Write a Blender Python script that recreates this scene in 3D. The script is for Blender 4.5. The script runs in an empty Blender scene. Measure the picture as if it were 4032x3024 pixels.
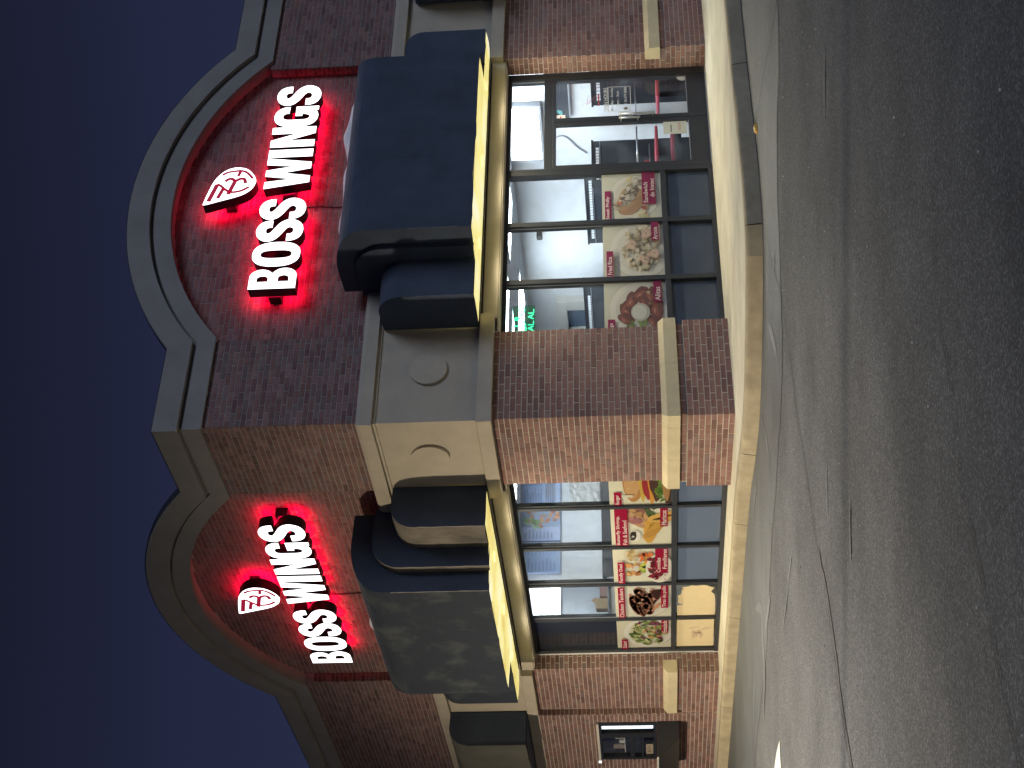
import bpy, bmesh, math, random
from mathutils import Vector, Matrix, geometry
random.seed(7)
C = bpy.context.scene.collection
S = bpy.context.scene
R = math.radians

# ------------------------------------------------------------------ camera
CAMPOS = Vector((-10.062, -14.378, 1.176))
def make_camera():
    cd = bpy.data.cameras.new('camera'); co = bpy.data.objects.new('camera', cd); C.objects.link(co)
    pitch, roll, yaw = R(4.449), R(-1.890), R(36.364)
    f = Vector((math.sin(yaw)*math.cos(pitch), math.cos(yaw)*math.cos(pitch), math.sin(pitch)))
    r = Vector((math.cos(yaw), -math.sin(yaw), 0)); u = r.cross(f)
    r2 = math.cos(roll)*r + math.sin(roll)*u; u2 = -math.sin(roll)*r + math.cos(roll)*u
    # the phone was held on its side: the picture's right is the world's down
    m = Matrix(((-u2.x, r2.x, -f.x), (-u2.y, r2.y, -f.y), (-u2.z, r2.z, -f.z))).to_4x4()
    m.translation = CAMPOS
    co.matrix_world = m
    cd.sensor_width = 36; cd.lens = 6010.5/4032*36; cd.clip_start = .1; cd.clip_end = 2000
    S.camera = co
make_camera()

# ------------------------------------------------------------------ night sky, added cool fill, exposure
w = bpy.data.worlds.new('World'); S.world = w; w.use_nodes = True
bg = w.node_tree.nodes['Background']
# town glow low in the sky, darker towards the zenith
_n = w.node_tree.nodes; _l = w.node_tree.links
_tc = _n.new('ShaderNodeTexCoord'); _sp = _n.new('ShaderNodeSeparateXYZ'); _rp = _n.new('ShaderNodeValToRGB')
_l.new(_tc.outputs['Generated'], _sp.inputs[0]); _l.new(_sp.outputs['Z'], _rp.inputs[0]); _l.new(_rp.outputs[0], bg.inputs[0])
_e = _rp.color_ramp.elements
_e[0].position = .0; _e[0].color = (.036, .042, .090, 1); _e[1].position = 1.0; _e[1].color = (.006, .007, .014, 1)
_k = _e.new(.27); _k.color = (.021, .026, .066, 1); _k = _e.new(.42); _k.color = (.0105, .0125, .026, 1)
bg.inputs[1].default_value = .80
sl = bpy.data.lights.new('cool_fill', 'SUN'); sl.energy = .92; sl.angle = R(25); sl.color = (.62, .74, 1.0)  # soft cool fill added to brighten the short front, no moon in view
so = bpy.data.objects.new('cool_fill', sl); C.objects.link(so)
so.rotation_euler = Vector((-.42, .86, -.62)).to_track_quat('-Z', 'Y').to_euler()
# the car park lamp that lights the long side of the building (its pole is built further down)
LAMP = Vector((-15.0, 6.5, 8.0))
ld = bpy.data.lights.new('car_park_light', 'SPOT'); ld.energy = 16500; ld.color = (1.0, .86, .64)
ld.spot_size = R(113); ld.spot_blend = 1.0; ld.shadow_soft_size = .22
lo = bpy.data.objects.new('car_park_light', ld); C.objects.link(lo); lo.location = LAMP
lo.rotation_euler = Vector((.60, -.20, -1.0)).to_track_quat('-Z', 'Y').to_euler()
# a second, unseen lamp added nearer the kerb to brighten the asphalt
FILL_LAMP = Vector((-8.0, -1.0, 9.0))
l2 = bpy.data.lights.new('car_park_light', 'SPOT'); l2.energy = 5300; l2.color = (1.0, .92, .80)
l2.spot_size = R(100); l2.spot_blend = 1.0; l2.shadow_soft_size = .22
lo2 = bpy.data.objects.new('car_park_light', l2); C.objects.link(lo2); lo2.location = FILL_LAMP
S.view_settings.view_transform = 'Standard'; S.view_settings.look = 'None'
S.view_settings.gamma = 1; S.view_settings.use_curve_mapping = False; S.view_settings.exposure = 0
S.cycles.use_denoising = True
S.cycles.max_bounces = 7; S.cycles.diffuse_bounces = 4; S.cycles.glossy_bounces = 3
S.cycles.transparent_max_bounces = 12; S.cycles.transmission_bounces = 5
S.cycles.sample_clamp_indirect = 3.0; S.cycles.caustics_reflective = False; S.cycles.caustics_refractive = False

# ------------------------------------------------------------------ helpers
def F(f, s, d, z):
    """a point on one of the two fronts: s along it from the corner, d into the building, z up"""
    return (s, d, z) if f == 1 else (d, s, z)

class MB:
    def __init__(self): self.v = []; self.f = []; self.c = []; self.m = []
    def pt(self, p): self.v.append(tuple(p)); return len(self.v)-1
    def face(self, idx, col=None, mi=0): self.f.append(tuple(idx)); self.c.append(col); self.m.append(mi)
    def poly(self, pts, col=None, mi=0): self.face([self.pt(p) for p in pts], col, mi)
    def box(self, a, b, col=None, mi=0):
        x0, y0, z0 = [min(p, q) for p, q in zip(a, b)]; x1, y1, z1 = [max(p, q) for p, q in zip(a, b)]
        i = [self.pt(p) for p in ((x0,y0,z0),(x1,y0,z0),(x1,y1,z0),(x0,y1,z0),(x0,y0,z1),(x1,y0,z1),(x1,y1,z1),(x0,y1,z1))]
        for q in ((0,3,2,1),(4,5,6,7),(0,1,5,4),(1,2,6,5),(2,3,7,6),(3,0,4,7)): self.face([i[k] for k in q], col, mi)
    def fbox(self, f, s0, s1, d0, d1, z0, z1, col=None, mi=0): self.box(F(f,s0,d0,z0), F(f,s1,d1,z1), col, mi)
    def grid(self, rows, col=None, mi=0, close=False):
        ids = [[self.pt(p) for p in r] for r in rows]
        n = len(ids)
        for a in range(n if close else n-1):
            r0, r1 = ids[a], ids[(a+1) % n]
            for k in range(len(r0)-1): self.face((r0[k], r0[k+1], r1[k+1], r1[k]), col, mi)
    def tube(self, pts, r, n=8, col=None, mi=0, cap=True):
        rings = []
        for i, p in enumerate(pts):
            p = Vector(p); a = Vector(pts[max(i-1,0)]); b = Vector(pts[min(i+1,len(pts)-1)])
            t = (b-a).normalized(); up = Vector((0,0,1)) if abs(t.z) < .9 else Vector((1,0,0))
            x = t.cross(up).normalized(); y = t.cross(x)
            rr = r[i] if isinstance(r, (list, tuple)) else r
            rings.append([p + rr*(math.cos(q*2*math.pi/n)*x + math.sin(q*2*math.pi/n)*y) for q in range(n)] )
        ids = [[self.pt(p) for p in g] for g in rings]
        for a in range(len(ids)-1):
            for k in range(n): self.face((ids[a][k], ids[a][(k+1)%n], ids[a+1][(k+1)%n], ids[a+1][k]), col, mi)
        if cap: self.face(ids[0][::-1], col, mi); self.face(ids[-1], col, mi)
    def build(self, name, mat, parent=None, smooth=False, recalc=True, bevel=0):
        me = bpy.data.meshes.new(name); me.from_pydata(self.v, [], self.f); me.validate(clean_customdata=False)
        mats = mat if isinstance(mat, (list, tuple)) else [mat]
        for m in mats: me.materials.append(m)
        if len(mats) > 1 and len(me.polygons) == len(self.m): me.polygons.foreach_set('material_index', self.m)
        if any(c is not None for c in self.c) and len(me.polygons) == len(self.c):
            at = me.color_attributes.new('tint', 'FLOAT_COLOR', 'CORNER'); buf = []
            for p in me.polygons:
                c = self.c[p.index] or (1,1,1)
                for _ in p.loop_indices: buf.extend((c[0], c[1], c[2], 1))
            at.data.foreach_set('color', buf)
        if recalc:
            bm = bmesh.new(); bm.from_mesh(me); bmesh.ops.recalc_face_normals(bm, faces=bm.faces); bm.to_mesh(me); bm.free()
        if smooth: me.polygons.foreach_set('use_smooth', [True]*len(me.polygons))
        o = bpy.data.objects.new(name, me); C.objects.link(o)
        if parent: o.parent = parent
        if bevel:
            bv = o.modifiers.new('edge', 'BEVEL'); bv.width = bevel; bv.segments = 2; bv.limit_method = 'ANGLE'
        return o

def tag(o, label, cat, group=None):
    o['label'] = label; o['category'] = cat
    if group: o['group'] = group
    return o
def thing(name, label, cat, group=None, loc=(0,0,0)):
    o = bpy.data.objects.new(name, None); C.objects.link(o); o.location = loc; o.empty_display_size = .2
    return tag(o, label, cat, group)
def structure(o): o['kind'] = 'structure'; return o
def stuff(o): o['kind'] = 'stuff'; return o

# ------------------------------------------------------------------ materials
def node_mat(name):
    m = bpy.data.materials.new(name); m.use_nodes = True
    nt = m.node_tree; return m, nt, nt.nodes['Principled BSDF']
def mat(name, col, rough=.7, var=.0, scale=6.0, bump=0.0, bscale=None, metal=0.0, spec=.4, detail=6, col2=None, tint=False, stretch=None, pos=(.32,.68)):
    m, nt, b = node_mat(name); N = nt.nodes; L = nt.links
    b.inputs['Roughness'].default_value = rough; b.inputs['Metallic'].default_value = metal
    b.inputs['Specular IOR Level'].default_value = spec
    b.inputs['Base Color'].default_value = (*col, 1)
    src = None
    tc = N.new('ShaderNodeTexCoord'); vec = tc.outputs['Object']
    if stretch:
        mp = N.new('ShaderNodeMapping'); mp.inputs['Scale'].default_value = stretch; L.new(vec, mp.inputs[0]); vec = mp.outputs[0]
    if var or col2:
        n = N.new('ShaderNodeTexNoise'); n.inputs['Scale'].default_value = scale; n.inputs['Detail'].default_value = detail
        n.inputs['Roughness'].default_value = .65; L.new(vec, n.inputs['Vector'])
        r = N.new('ShaderNodeValToRGB'); r.color_ramp.elements[0].position = pos[0]; r.color_ramp.elements[1].position = pos[1]
        a = col2 or tuple(c*(1-var) for c in col)
        r.color_ramp.elements[0].color = (*a, 1); r.color_ramp.elements[1].color = (*(col if col2 else tuple(c*(1+var) for c in col)), 1)
        L.new(n.outputs['Fac'], r.inputs[0]); src = r.outputs[0]
    if tint:
        at = N.new('ShaderNodeAttribute'); at.attribute_name = 'tint'
        if src is None: src = at.outputs['Color']
        else:
            mx = N.new('ShaderNodeMix'); mx.data_type = 'RGBA'; mx.blend_type = 'MULTIPLY'; mx.inputs[0].default_value = 1
            L.new(src, mx.inputs[6]); L.new(at.outputs['Color'], mx.inputs[7]); src = mx.outputs[2]
    if src: L.new(src, b.inputs['Base Color'])
    if bump:
        n2 = N.new('ShaderNodeTexNoise'); n2.inputs['Scale'].default_value = bscale or scale*8; n2.inputs['Detail'].default_value = 5
        L.new(vec, n2.inputs['Vector'])
        bp = N.new('ShaderNodeBump'); bp.inputs['Strength'].default_value = bump; bp.inputs['Distance'].default_value = .01
        L.new(n2.outputs['Fac'], bp.inputs['Height']); L.new(bp.outputs[0], b.inputs['Normal'])
    return m
def emit(name, col, strength, base=None):
    m, nt, b = node_mat(name)
    b.inputs['Base Color'].default_value = (*(base or col), 1); b.inputs['Roughness'].default_value = .6
    b.inputs['Emission Color'].default_value = (*col, 1); b.inputs['Emission Strength'].default_value = strength
    return m
def glass(name, tintc=(1,1,1), refl=.08, trans=1.0, film=None, smudge=0.0):
    m = bpy.data.materials.new(name); m.use_nodes = True; nt = m.node_tree; N = nt.nodes; L = nt.links
    N.remove(N['Principled BSDF']); out = N['Material Output']
    t = N.new('ShaderNodeBsdfTransparent'); t.inputs[0].default_value = (*[c*trans for c in tintc], 1)
    g = N.new('ShaderNodeBsdfGlossy'); g.inputs['Roughness'].default_value = .02
    fr = N.new('ShaderNodeFresnel'); ge = N.new('ShaderNodeNewGeometry'); ma = N.new('ShaderNodeMapRange')
    ma.inputs[3].default_value = 1.45; ma.inputs[4].default_value = 1/1.45      # the back face of the sheet must not reflect totally
    L.new(ge.outputs['Backfacing'], ma.inputs[0]); L.new(ma.outputs[0], fr.inputs[0])
    mx = N.new('ShaderNodeMixShader'); L.new(fr.outputs[0], mx.inputs[0]); L.new(g.outputs[0], mx.inputs[2])
    base = t.outputs[0]
    if film or smudge:
        d = N.new('ShaderNodeBsdfDiffuse'); d.inputs[0].default_value = (*(film or (.6,.68,.75)), 1)
        tr = N.new('ShaderNodeBsdfTranslucent'); tr.inputs[0].default_value = (*(film or (.6,.68,.75)), 1)
        m1 = N.new('ShaderNodeMixShader'); m1.inputs[0].default_value = .5; L.new(d.outputs[0], m1.inputs[1]); L.new(tr.outputs[0], m1.inputs[2])
        m2 = N.new('ShaderNodeMixShader'); L.new(t.outputs[0], m2.inputs[1]); L.new(m1.outputs[0], m2.inputs[2])
        if film: m2.inputs[0].default_value = 1-trans
        if smudge:
            tc = N.new('ShaderNodeTexCoord'); n = N.new('ShaderNodeTexNoise'); n.inputs['Scale'].default_value = 3.0; n.inputs['Detail'].default_value = 5
            L.new(tc.outputs['Object'], n.inputs['Vector'])
            mr = N.new('ShaderNodeMapRange'); mr.inputs[1].default_value = .45; mr.inputs[2].default_value = .8; mr.inputs[3].default_value = 0; mr.inputs[4].default_value = smudge
            L.new(n.outputs['Fac'], mr.inputs[0]); L.new(mr.outputs[0], m2.inputs[0])
        base = m2.outputs[0]
    L.new(base, mx.inputs[1]); L.new(mx.outputs[0], out.inputs[0])
    return m
def paper(name, col=None, tint=True, translucent=.45):
    m = bpy.data.materials.new(name); m.use_nodes = True; nt = m.node_tree; N = nt.nodes; L = nt.links
    N.remove(N['Principled BSDF']); out = N['Material Output']
    d = N.new('ShaderNodeBsdfDiffuse'); tr = N.new('ShaderNodeBsdfTranslucent'); mx = N.new('ShaderNodeMixShader'); mx.inputs[0].default_value = translucent
    if tint:
        at = N.new('ShaderNodeAttribute'); at.attribute_name = 'tint'
        L.new(at.outputs['Color'], d.inputs[0]); L.new(at.outputs['Color'], tr.inputs[0])
    else:
        d.inputs[0].default_value = (*col,1); tr.inputs[0].default_value = (*col,1)
    L.new(d.outputs[0], mx.inputs[1]); L.new(tr.outputs[0], mx.inputs[2]); L.new(mx.outputs[0], out.inputs[0])
    return m

def asphalt_mat(name, base, spread, rough=.85, blotch=.25):
    m, nt, b = node_mat(name); N = nt.nodes; L = nt.links
    tc = N.new('ShaderNodeTexCoord')
    v = N.new('ShaderNodeTexVoronoi'); v.inputs['Scale'].default_value = 105; L.new(tc.outputs['Object'], v.inputs['Vector'])
    sep = N.new('ShaderNodeSeparateColor'); L.new(v.outputs['Color'], sep.inputs[0])
    r = N.new('ShaderNodeValToRGB'); e = r.color_ramp.elements
    e[0].position = 0; e[0].color = (*[c*(1-spread) for c in base],1); e[1].position = 1; e[1].color = (*[c*(1+spread*3.2) for c in base],1)
    k = e.new(.72); k.color = (*[c*1.1 for c in base],1)
    L.new(sep.outputs[0], r.inputs[0])
    n = N.new('ShaderNodeTexNoise'); n.inputs['Scale'].default_value = .9; n.inputs['Detail'].default_value = 8; n.inputs['Roughness'].default_value = .62
    L.new(tc.outputs['Object'], n.inputs['Vector'])
    mr = N.new('ShaderNodeMapRange'); mr.inputs[1].default_value = .3; mr.inputs[2].default_value = .7; mr.inputs[3].default_value = 1-blotch; mr.inputs[4].default_value = 1+blotch
    L.new(n.outputs['Fac'], mr.inputs[0])
    mx = N.new('ShaderNodeMix'); mx.data_type = 'RGBA'; mx.blend_type = 'MULTIPLY'; mx.inputs[0].default_value = 1
    L.new(r.outputs[0], mx.inputs[6]); L.new(mr.outputs[0], mx.inputs[7]); L.new(mx.outputs[2], b.inputs['Base Color'])
    b.inputs['Roughness'].default_value = rough; b.inputs['Specular IOR Level'].default_value = .35
    bp = N.new('ShaderNodeBump'); bp.inputs['Strength'].default_value = .6; bp.inputs['Distance'].default_value = .008
    n2 = N.new('ShaderNodeTexNoise'); n2.inputs['Scale'].default_value = 85; n2.inputs['Detail'].default_value = 3; L.new(tc.outputs['Object'], n2.inputs['Vector'])
    L.new(n2.outputs['Fac'], bp.inputs['Height']); L.new(bp.outputs[0], b.inputs['Normal'])
    return m

M = {}
M['brick'] = mat('brick', (1,1,1), .88, var=.22, scale=9, bump=.35, bscale=90, tint=True)
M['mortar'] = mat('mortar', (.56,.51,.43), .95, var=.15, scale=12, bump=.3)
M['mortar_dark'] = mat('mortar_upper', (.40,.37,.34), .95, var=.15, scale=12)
M['stone'] = mat('cast_stone', (.60,.52,.345), .9, var=.09, scale=5, bump=.2, bscale=120)
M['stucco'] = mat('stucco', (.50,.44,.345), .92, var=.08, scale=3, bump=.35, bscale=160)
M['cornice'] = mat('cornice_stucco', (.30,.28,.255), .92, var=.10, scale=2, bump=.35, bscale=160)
M['sidewalk'] = mat('sidewalk_concrete', (.61,.57,.455), .9, var=.14, scale=1.6, bump=.25, bscale=90, stretch=(1,1,1))
M['kerb'] = mat('kerb_concrete', (.385,.325,.22), .92, var=.18, scale=4, bump=.4, bscale=70)
M['asphalt'] = asphalt_mat('asphalt', (.113,.115,.115), .33)
M['asphalt_smooth'] = asphalt_mat('asphalt_sealed', (.108,.113,.117), .16, .6, .25)
M['asphalt_scuff'] = asphalt_mat('asphalt_scuffed', (.185,.195,.198), .25, .7, .4)
M['crack'] = mat('crack_filler', (.012,.012,.013), .6)
M['seam'] = mat('seam_edge', (.105,.10,.095), .8, var=.3, scale=8)
M['road_paint'] = mat('road_paint', (.74,.73,.66), .7, var=.12, scale=8)
M['frame'] = mat('dark_bronze_frame', (.036,.040,.050), .38, var=.12, scale=3, metal=.25, spec=.5)
M['frame_edge'] = mat('frame_gasket', (.3,.31,.33), .4, metal=.4)
M['glass'] = glass('window_glass', (.96,.98,1), smudge=.10)
M['film'] = glass('tinted_film_glass', (.55,.68,.9), film=(.24,.31,.44), trans=.16)
M['spandrel'] = mat('spandrel_panel', (.050,.068,.105), .22, var=.1, scale=2, spec=.6)
M['blackout'] = mat('blackout_film', (.018,.022,.032), .12, spec=.7)
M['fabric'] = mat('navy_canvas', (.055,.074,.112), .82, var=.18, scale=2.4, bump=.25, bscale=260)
M['fabric_worn'] = mat('worn_navy_canvas', (.024,.031,.046), .82, col2=(.066,.077,.080), pos=(.30,.50), scale=2.3, bump=.25, bscale=260)
M['fabric_faded'] = mat('faded_canvas', (.225,.195,.155), .85, col2=(.085,.078,.070), scale=3.2, bump=.2, bscale=260, stretch=(1,1,.6))
M['fabric_grey'] = mat('grey_canvas', (.095,.093,.078), .85, var=.15, scale=2)
M['white_fabric'] = mat('white_lining', (.78,.77,.78), .8, var=.12, scale=7)
M['bar'] = mat('awning_bar', (.02,.018,.015), .6)
M['white_paint'] = mat('white_wall', (.76,.77,.78), .85, var=.04, scale=1)
M['ceiling'] = mat('ceiling_tile', (.60,.63,.67), .9, var=.05, scale=2)
M['dark_wall'] = mat('dark_wainscot', (.030,.034,.042), .45, var=.12, scale=4)
M['floor'] = mat('floor_tile', (.20,.19,.18), .4, var=.12, scale=3)
M['tile_white'] = mat('white_tile', (.82,.84,.86), .3)
M['red_top'] = mat('red_laminate', (.48,.055,.09), .3, var=.06, scale=4)
M['steel'] = mat('steel', (.55,.57,.60), .3, metal=.8)
M['plastic_sheet'] = mat('crumpled_sheet', (.62,.60,.56), .35, var=.12, scale=14, bump=1.0, bscale=18)
M['beige'] = mat('beige_trim', (.62,.60,.54), .7)
M['kraft'] = mat('kraft_paper', (.58,.44,.28), .9, var=.1, scale=6)
M['brownpaper'] = mat('tan_kraft_sheet', (.66,.55,.34), .9, col2=(.58,.48,.30), scale=2.2)
M['black'] = mat('black_plastic', (.014,.015,.017), .45)
M['cable'] = mat('cable_grey', (.35,.36,.38), .6)
M['print'] = paper('poster_print')
M['print_opaque'] = mat('printed_board', (1,1,1), .5, tint=True)
M['vinyl_white'] = mat('white_vinyl', (.72,.72,.68), .6)
M['letter_face'] = emit('letter_face_lit', (1.0,.985,1.0), 2.6, (.8,.8,.8))
M['letter_side'] = mat('letter_side_black', (.015,.015,.017), .4)
M['letter_back'] = emit('letter_back_red', (1.0,.003,.06), 18, (.3,.02,.02))
M['logo_red'] = emit('logo_red_line', (.50,.01,.055), .55, (.4,.01,.03))
M['liner'] = None
M['panel_light'] = emit('ceiling_light', (.82,.93,1.0), 24, (.9,.9,.9))
M['sign_light'] = emit('light_box', (.93,.97,1.0), 7, (.9,.9,.9))
M['strip_light'] = emit('tube_light', (.9,.97,1.0), 2.0, (.9,.9,.9))
M['neon'] = emit('green_neon', (.04,1.0,.42), 2.0, (.1,.6,.3))
M['lamp_lens'] = emit('lamp_lens', (1.0,.82,.55), 6, (.9,.9,.8))
M['red_marker'] = emit('red_marker_lit', (1.0,.10,.10), .8, (.5,.05,.05))
M['amber'] = mat('amber_reflector', (.75,.42,.06), .35)

M['downlight'] = emit('downlight_lens', (1.0,.80,.35), .9, (.9,.9,.8))
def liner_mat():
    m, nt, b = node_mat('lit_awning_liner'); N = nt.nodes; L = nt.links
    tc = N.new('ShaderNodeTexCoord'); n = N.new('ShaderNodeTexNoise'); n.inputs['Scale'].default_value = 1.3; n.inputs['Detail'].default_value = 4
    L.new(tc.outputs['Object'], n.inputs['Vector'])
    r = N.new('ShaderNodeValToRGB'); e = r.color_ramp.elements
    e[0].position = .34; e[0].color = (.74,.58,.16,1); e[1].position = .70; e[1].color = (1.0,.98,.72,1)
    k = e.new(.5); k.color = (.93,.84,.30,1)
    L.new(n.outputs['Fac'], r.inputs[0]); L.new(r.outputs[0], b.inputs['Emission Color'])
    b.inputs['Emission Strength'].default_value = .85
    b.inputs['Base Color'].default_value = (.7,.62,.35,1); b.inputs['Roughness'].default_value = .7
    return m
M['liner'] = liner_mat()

# ------------------------------------------------------------------ ground, pavement, kerb
G = -.16
def sheet(name, pts, z, m, parent=None, recalc=False):
    b = MB(); b.poly([(x, y, z) for x, y in pts]); o = b.build(name, m, parent, recalc=False)
    if o.data.polygons[0].normal.z < 0: o.data.flip_normals()
    return o
b = MB()
for r0 in range(-7, 7):
    pass
b.poly([(-600,-600,G),(600,-600,G),(600,600,G),(-600,600,G)])
road = structure(b.build('road', M['asphalt'], recalc=False))

def smooth_path(pts, n=6):
    out = []
    P = [pts[0]] + list(pts) + [pts[-1]]
    for i in range(1, len(P)-2):
        p0, p1, p2, p3 = [Vector(q) for q in P[i-1:i+3]]
        for k in range(n):
            t = k/n; out.append(.5*((2*p1) + (-p0+p2)*t + (2*p0-5*p1+4*p2-p3)*t*t + (-p0+3*p1-3*p2+p3)*t**3))
    out.append(Vector(pts[-1])); return out
KERB = [(40,-3.22),(20,-3.22),(9,-3.22),(4.5,-3.20),(2.6,-3.17),(1.36,-3.21),(.85,-3.24),(.25,-3.13),(-.08,-2.95),(-.40,-2.42),(-.66,-1.80),(-.81,-1.18),(-.80,-.52),(-.62,.55),(-.56,1.7),(-.57,2.75),(-.57,3.85),(-.56,6.7),(-.55,9.1),(-.55,14),(-.55,26),(-.55,40)]
kp = smooth_path([Vector((x,y,0)) for x,y in KERB], 5)
# pavement slab inside the kerb line (kerb 0.17 wide)
inner = []
for i, p in enumerate(kp):
    a = kp[max(i-1,0)]; c = kp[min(i+1,len(kp)-1)]; t = (c-a).normalized(); nrm = Vector((t.y,-t.x,0))
    if nrm.dot(Vector((1,1,0))) < 0: nrm = -nrm
    inner.append(p + nrm*.165)
b = MB()
for i in range(len(kp)-1):
    p, q = inner[i], inner[i+1]
    fx = lambda v: (v.x if v.y < -.2 and v.x > .1 else max(v.x, .1)+.0, .5)
    b.poly([(p.x,p.y,0),(q.x,q.y,0),(q.x+ (0 if q.y<-.5 and q.x>.4 else .55), max(q.y,.42) if q.x>.1 else q.y+.0,0),(p.x+(0 if p.y<-.5 and p.x>.4 else .55), max(p.y,.42) if p.x>.1 else p.y+.0,0)])
b.v = []; b.f = []; b.c = []; b.m = []
ring = [(p.x,p.y) for p in inner] + [(.6,40),(.6,.6),(40,.6)]
tri = geometry.tessellate_polygon([[Vector((x,y,0)) for x,y in ring]])
ids = [b.pt((x,y,0)) for x,y in ring]
for t in tri: b.face([ids[k] for k in t])
pave = structure(b.build('sidewalk', M['sidewalk'], recalc=False))
for p in pave.data.polygons:
    if p.normal.z < 0: p.flip()
# pavement control joints, thin grooves filled with dirt, as strips of the slab
jb = MB()
for x in (1.0, 2.75, 4.5, 6.2, 8.0):
    jb.poly([(x,-3.0,.003),(x+.012,-3.0,.003),(x+.012,.3,.003),(x,.3,.003)])
o = jb.build('control_joint', mat('joint_dirt', (.36,.32,.25), .95), pave, recalc=False)
for p in o.data.polygons:
    if p.normal.z < 0: p.flip()
# kerb: one stone after another along the path
kerb = structure(thing('kerb', '', ''));
for k in ('label','category'): del kerb[k]
def kerb_stones():
    lens = [0]
    for i in range(1, len(kp)): lens.append(lens[-1] + (kp[i]-kp[i-1]).length)
    def at(s):
        s = max(0, min(lens[-1]-1e-4, s))
        for i in range(1, len(lens)):
            if lens[i] >= s:
                t = (s-lens[i-1])/(lens[i]-lens[i-1]); return kp[i-1].lerp(kp[i], t), inner[i-1].lerp(inner[i], t)
    # joints where the photograph shows them
    def s_of(x, y):
        return min(((Vector((x,y,0))-kp[i]).length, lens[i]) for i in range(len(kp)))[1]
    marks = [0, s_of(20,-3.22), s_of(12,-3.22), s_of(9,-3.22), s_of(5.6,-3.2), s_of(2.2,-3.17), s_of(.1,-3.08), s_of(-.78,-.35), s_of(-.57,1.55), s_of(-.57,3.9), s_of(-.56,6.75), s_of(-.55,9.9), s_of(-.55,13), s_of(-.55,18), s_of(-.55,28), lens[-1]]
    marks = sorted(set(marks))
    for a, c in zip(marks[:-1], marks[1:]):
        n = max(2, int((c-a)/.28)); rows = []
        for k in range(n+1):
            s = a+.006 + (c-a-.012)*k/n
            o_, i_ = at(s); d = (i_-o_).normalized(); wob = .006*math.sin(s*5.1)+.004*math.sin(s*13)
            out_ = -d
            prof = [(out_*.035, G-.05), (out_*(.028+wob), G+.02), (out_*(.012+wob), -.035), (out_*(.004+wob), -.012), (d*.018, .002), (d*.10, .003), (d*.166, .001), (d*.166, -.1)]
            rows.append([(o_.x+v.x, o_.y+v.y, z) for v, z in prof])
        mb = MB(); mb.grid(rows)
        mb.face([mb.pt(p) for p in rows[0]]); mb.face([mb.pt(p) for p in rows[-1]])
        mb.build('kerb_stone', M['kerb'], kerb)
kerb_stones()

def ribbon(name, pts, width, z, m, parent, jit=.3, n=6):
    P = smooth_path([Vector((x,y,0)) for x,y in pts], n); mb = MB(); L_ = []; R_ = []
    for i, p in enumerate(P):
        t = (P[min(i+1,len(P)-1)]-P[max(i-1,0)]).normalized(); nn = Vector((-t.y,t.x,0))
        ww = width*(1+jit*random.uniform(-1,1)); q = p + nn*random.uniform(-1,1)*width*jit*.8
        L_.append((q.x+nn.x*ww/2, q.y+nn.y*ww/2, z)); R_.append((q.x-nn.x*ww/2, q.y-nn.y*ww/2, z))
    mb.grid([L_, R_]); o = mb.build(name, m, parent, recalc=False)
    for p in o.data.polygons:
        if p.normal.z < 0: p.flip()
    return o
seamline = [(.17,-5.80),(.36,-5.23),(.70,-4.50),(.95,-3.82)]
ribbon('crack', [(-.2,-6.9)]+seamline+[(1.15,-3.40)], .016, G+.009, M['crack'], road)
longseam = [(-.35,-3.50),(-.51,-3.476),(-1.0,-3.66),(-1.5,-3.94),(-2.28,-4.08),(-2.92,-4.14),(-3.41,-4.265),(-3.96,-4.35),(-4.37,-4.43),(-4.96,-4.64),(-5.35,-4.69),(-5.70,-4.71),(-5.95,-4.76),(-6.2,-4.82),(-7.5,-5.1)]
ribbon('crack', longseam[:9], .014, G+.009, M['crack'], road, .25)
ribbon('crack', longseam[9:], .010, G+.009, M['crack'], road, .25)
ribbon('seam', [(x-.03,y-.04) for x,y in longseam[8:]], .09, G+.005, M['seam'], road, .2)
ribbon('crack', [(-4.2,-9.85),(-4.62,-9.67),(-5.2,-9.49),(-5.47,-9.38),(-5.91,-9.12),(-6.16,-9.12),(-6.43,-9.07),(-6.69,-8.99),(-6.96,-9.02),(-7.12,-9.03),(-7.53,-9.04),(-7.9,-9.07),(-8.6,-9.2)], .007, G+.009, M['crack'], road, .8, 9)
# older, smoother sealed strip between the kerb and the seam
def smooth_strip():
    outer = [(9,-4.6),(5,-4.62),(2.4,-4.9),(.17,-5.80),(-.6,-4.62),(-1.5,-3.96),(-2.0,-3.4),(-2.25,-2.2),(-2.4,-.9),(-2.75,.4),(-2.8,2.2),(-2.9,4.5),(-3.1,8),(-3.2,14)]
    oo = smooth_path([Vector((x,y,0)) for x,y in outer], 6)
    ring = [(p.x+random.uniform(-.03,.03), p.y+random.uniform(-.03,.03)) for p in oo] + [(-.4,14),(-.4,3),(-.2,0),(0,-2),(1,-3.0),(9,-3.0)]
    b = MB(); ids = [b.pt((x,y,G+.004)) for x,y in ring]
    for t in geometry.tessellate_polygon([[Vector((x,y,0)) for x,y in ring]]): b.face([ids[k] for k in t])
    o = b.build('road_patch', M['asphalt_smooth'], road, recalc=False)
    for p in o.data.polygons:
        if p.normal.z < 0: p.flip()
smooth_strip()
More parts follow.
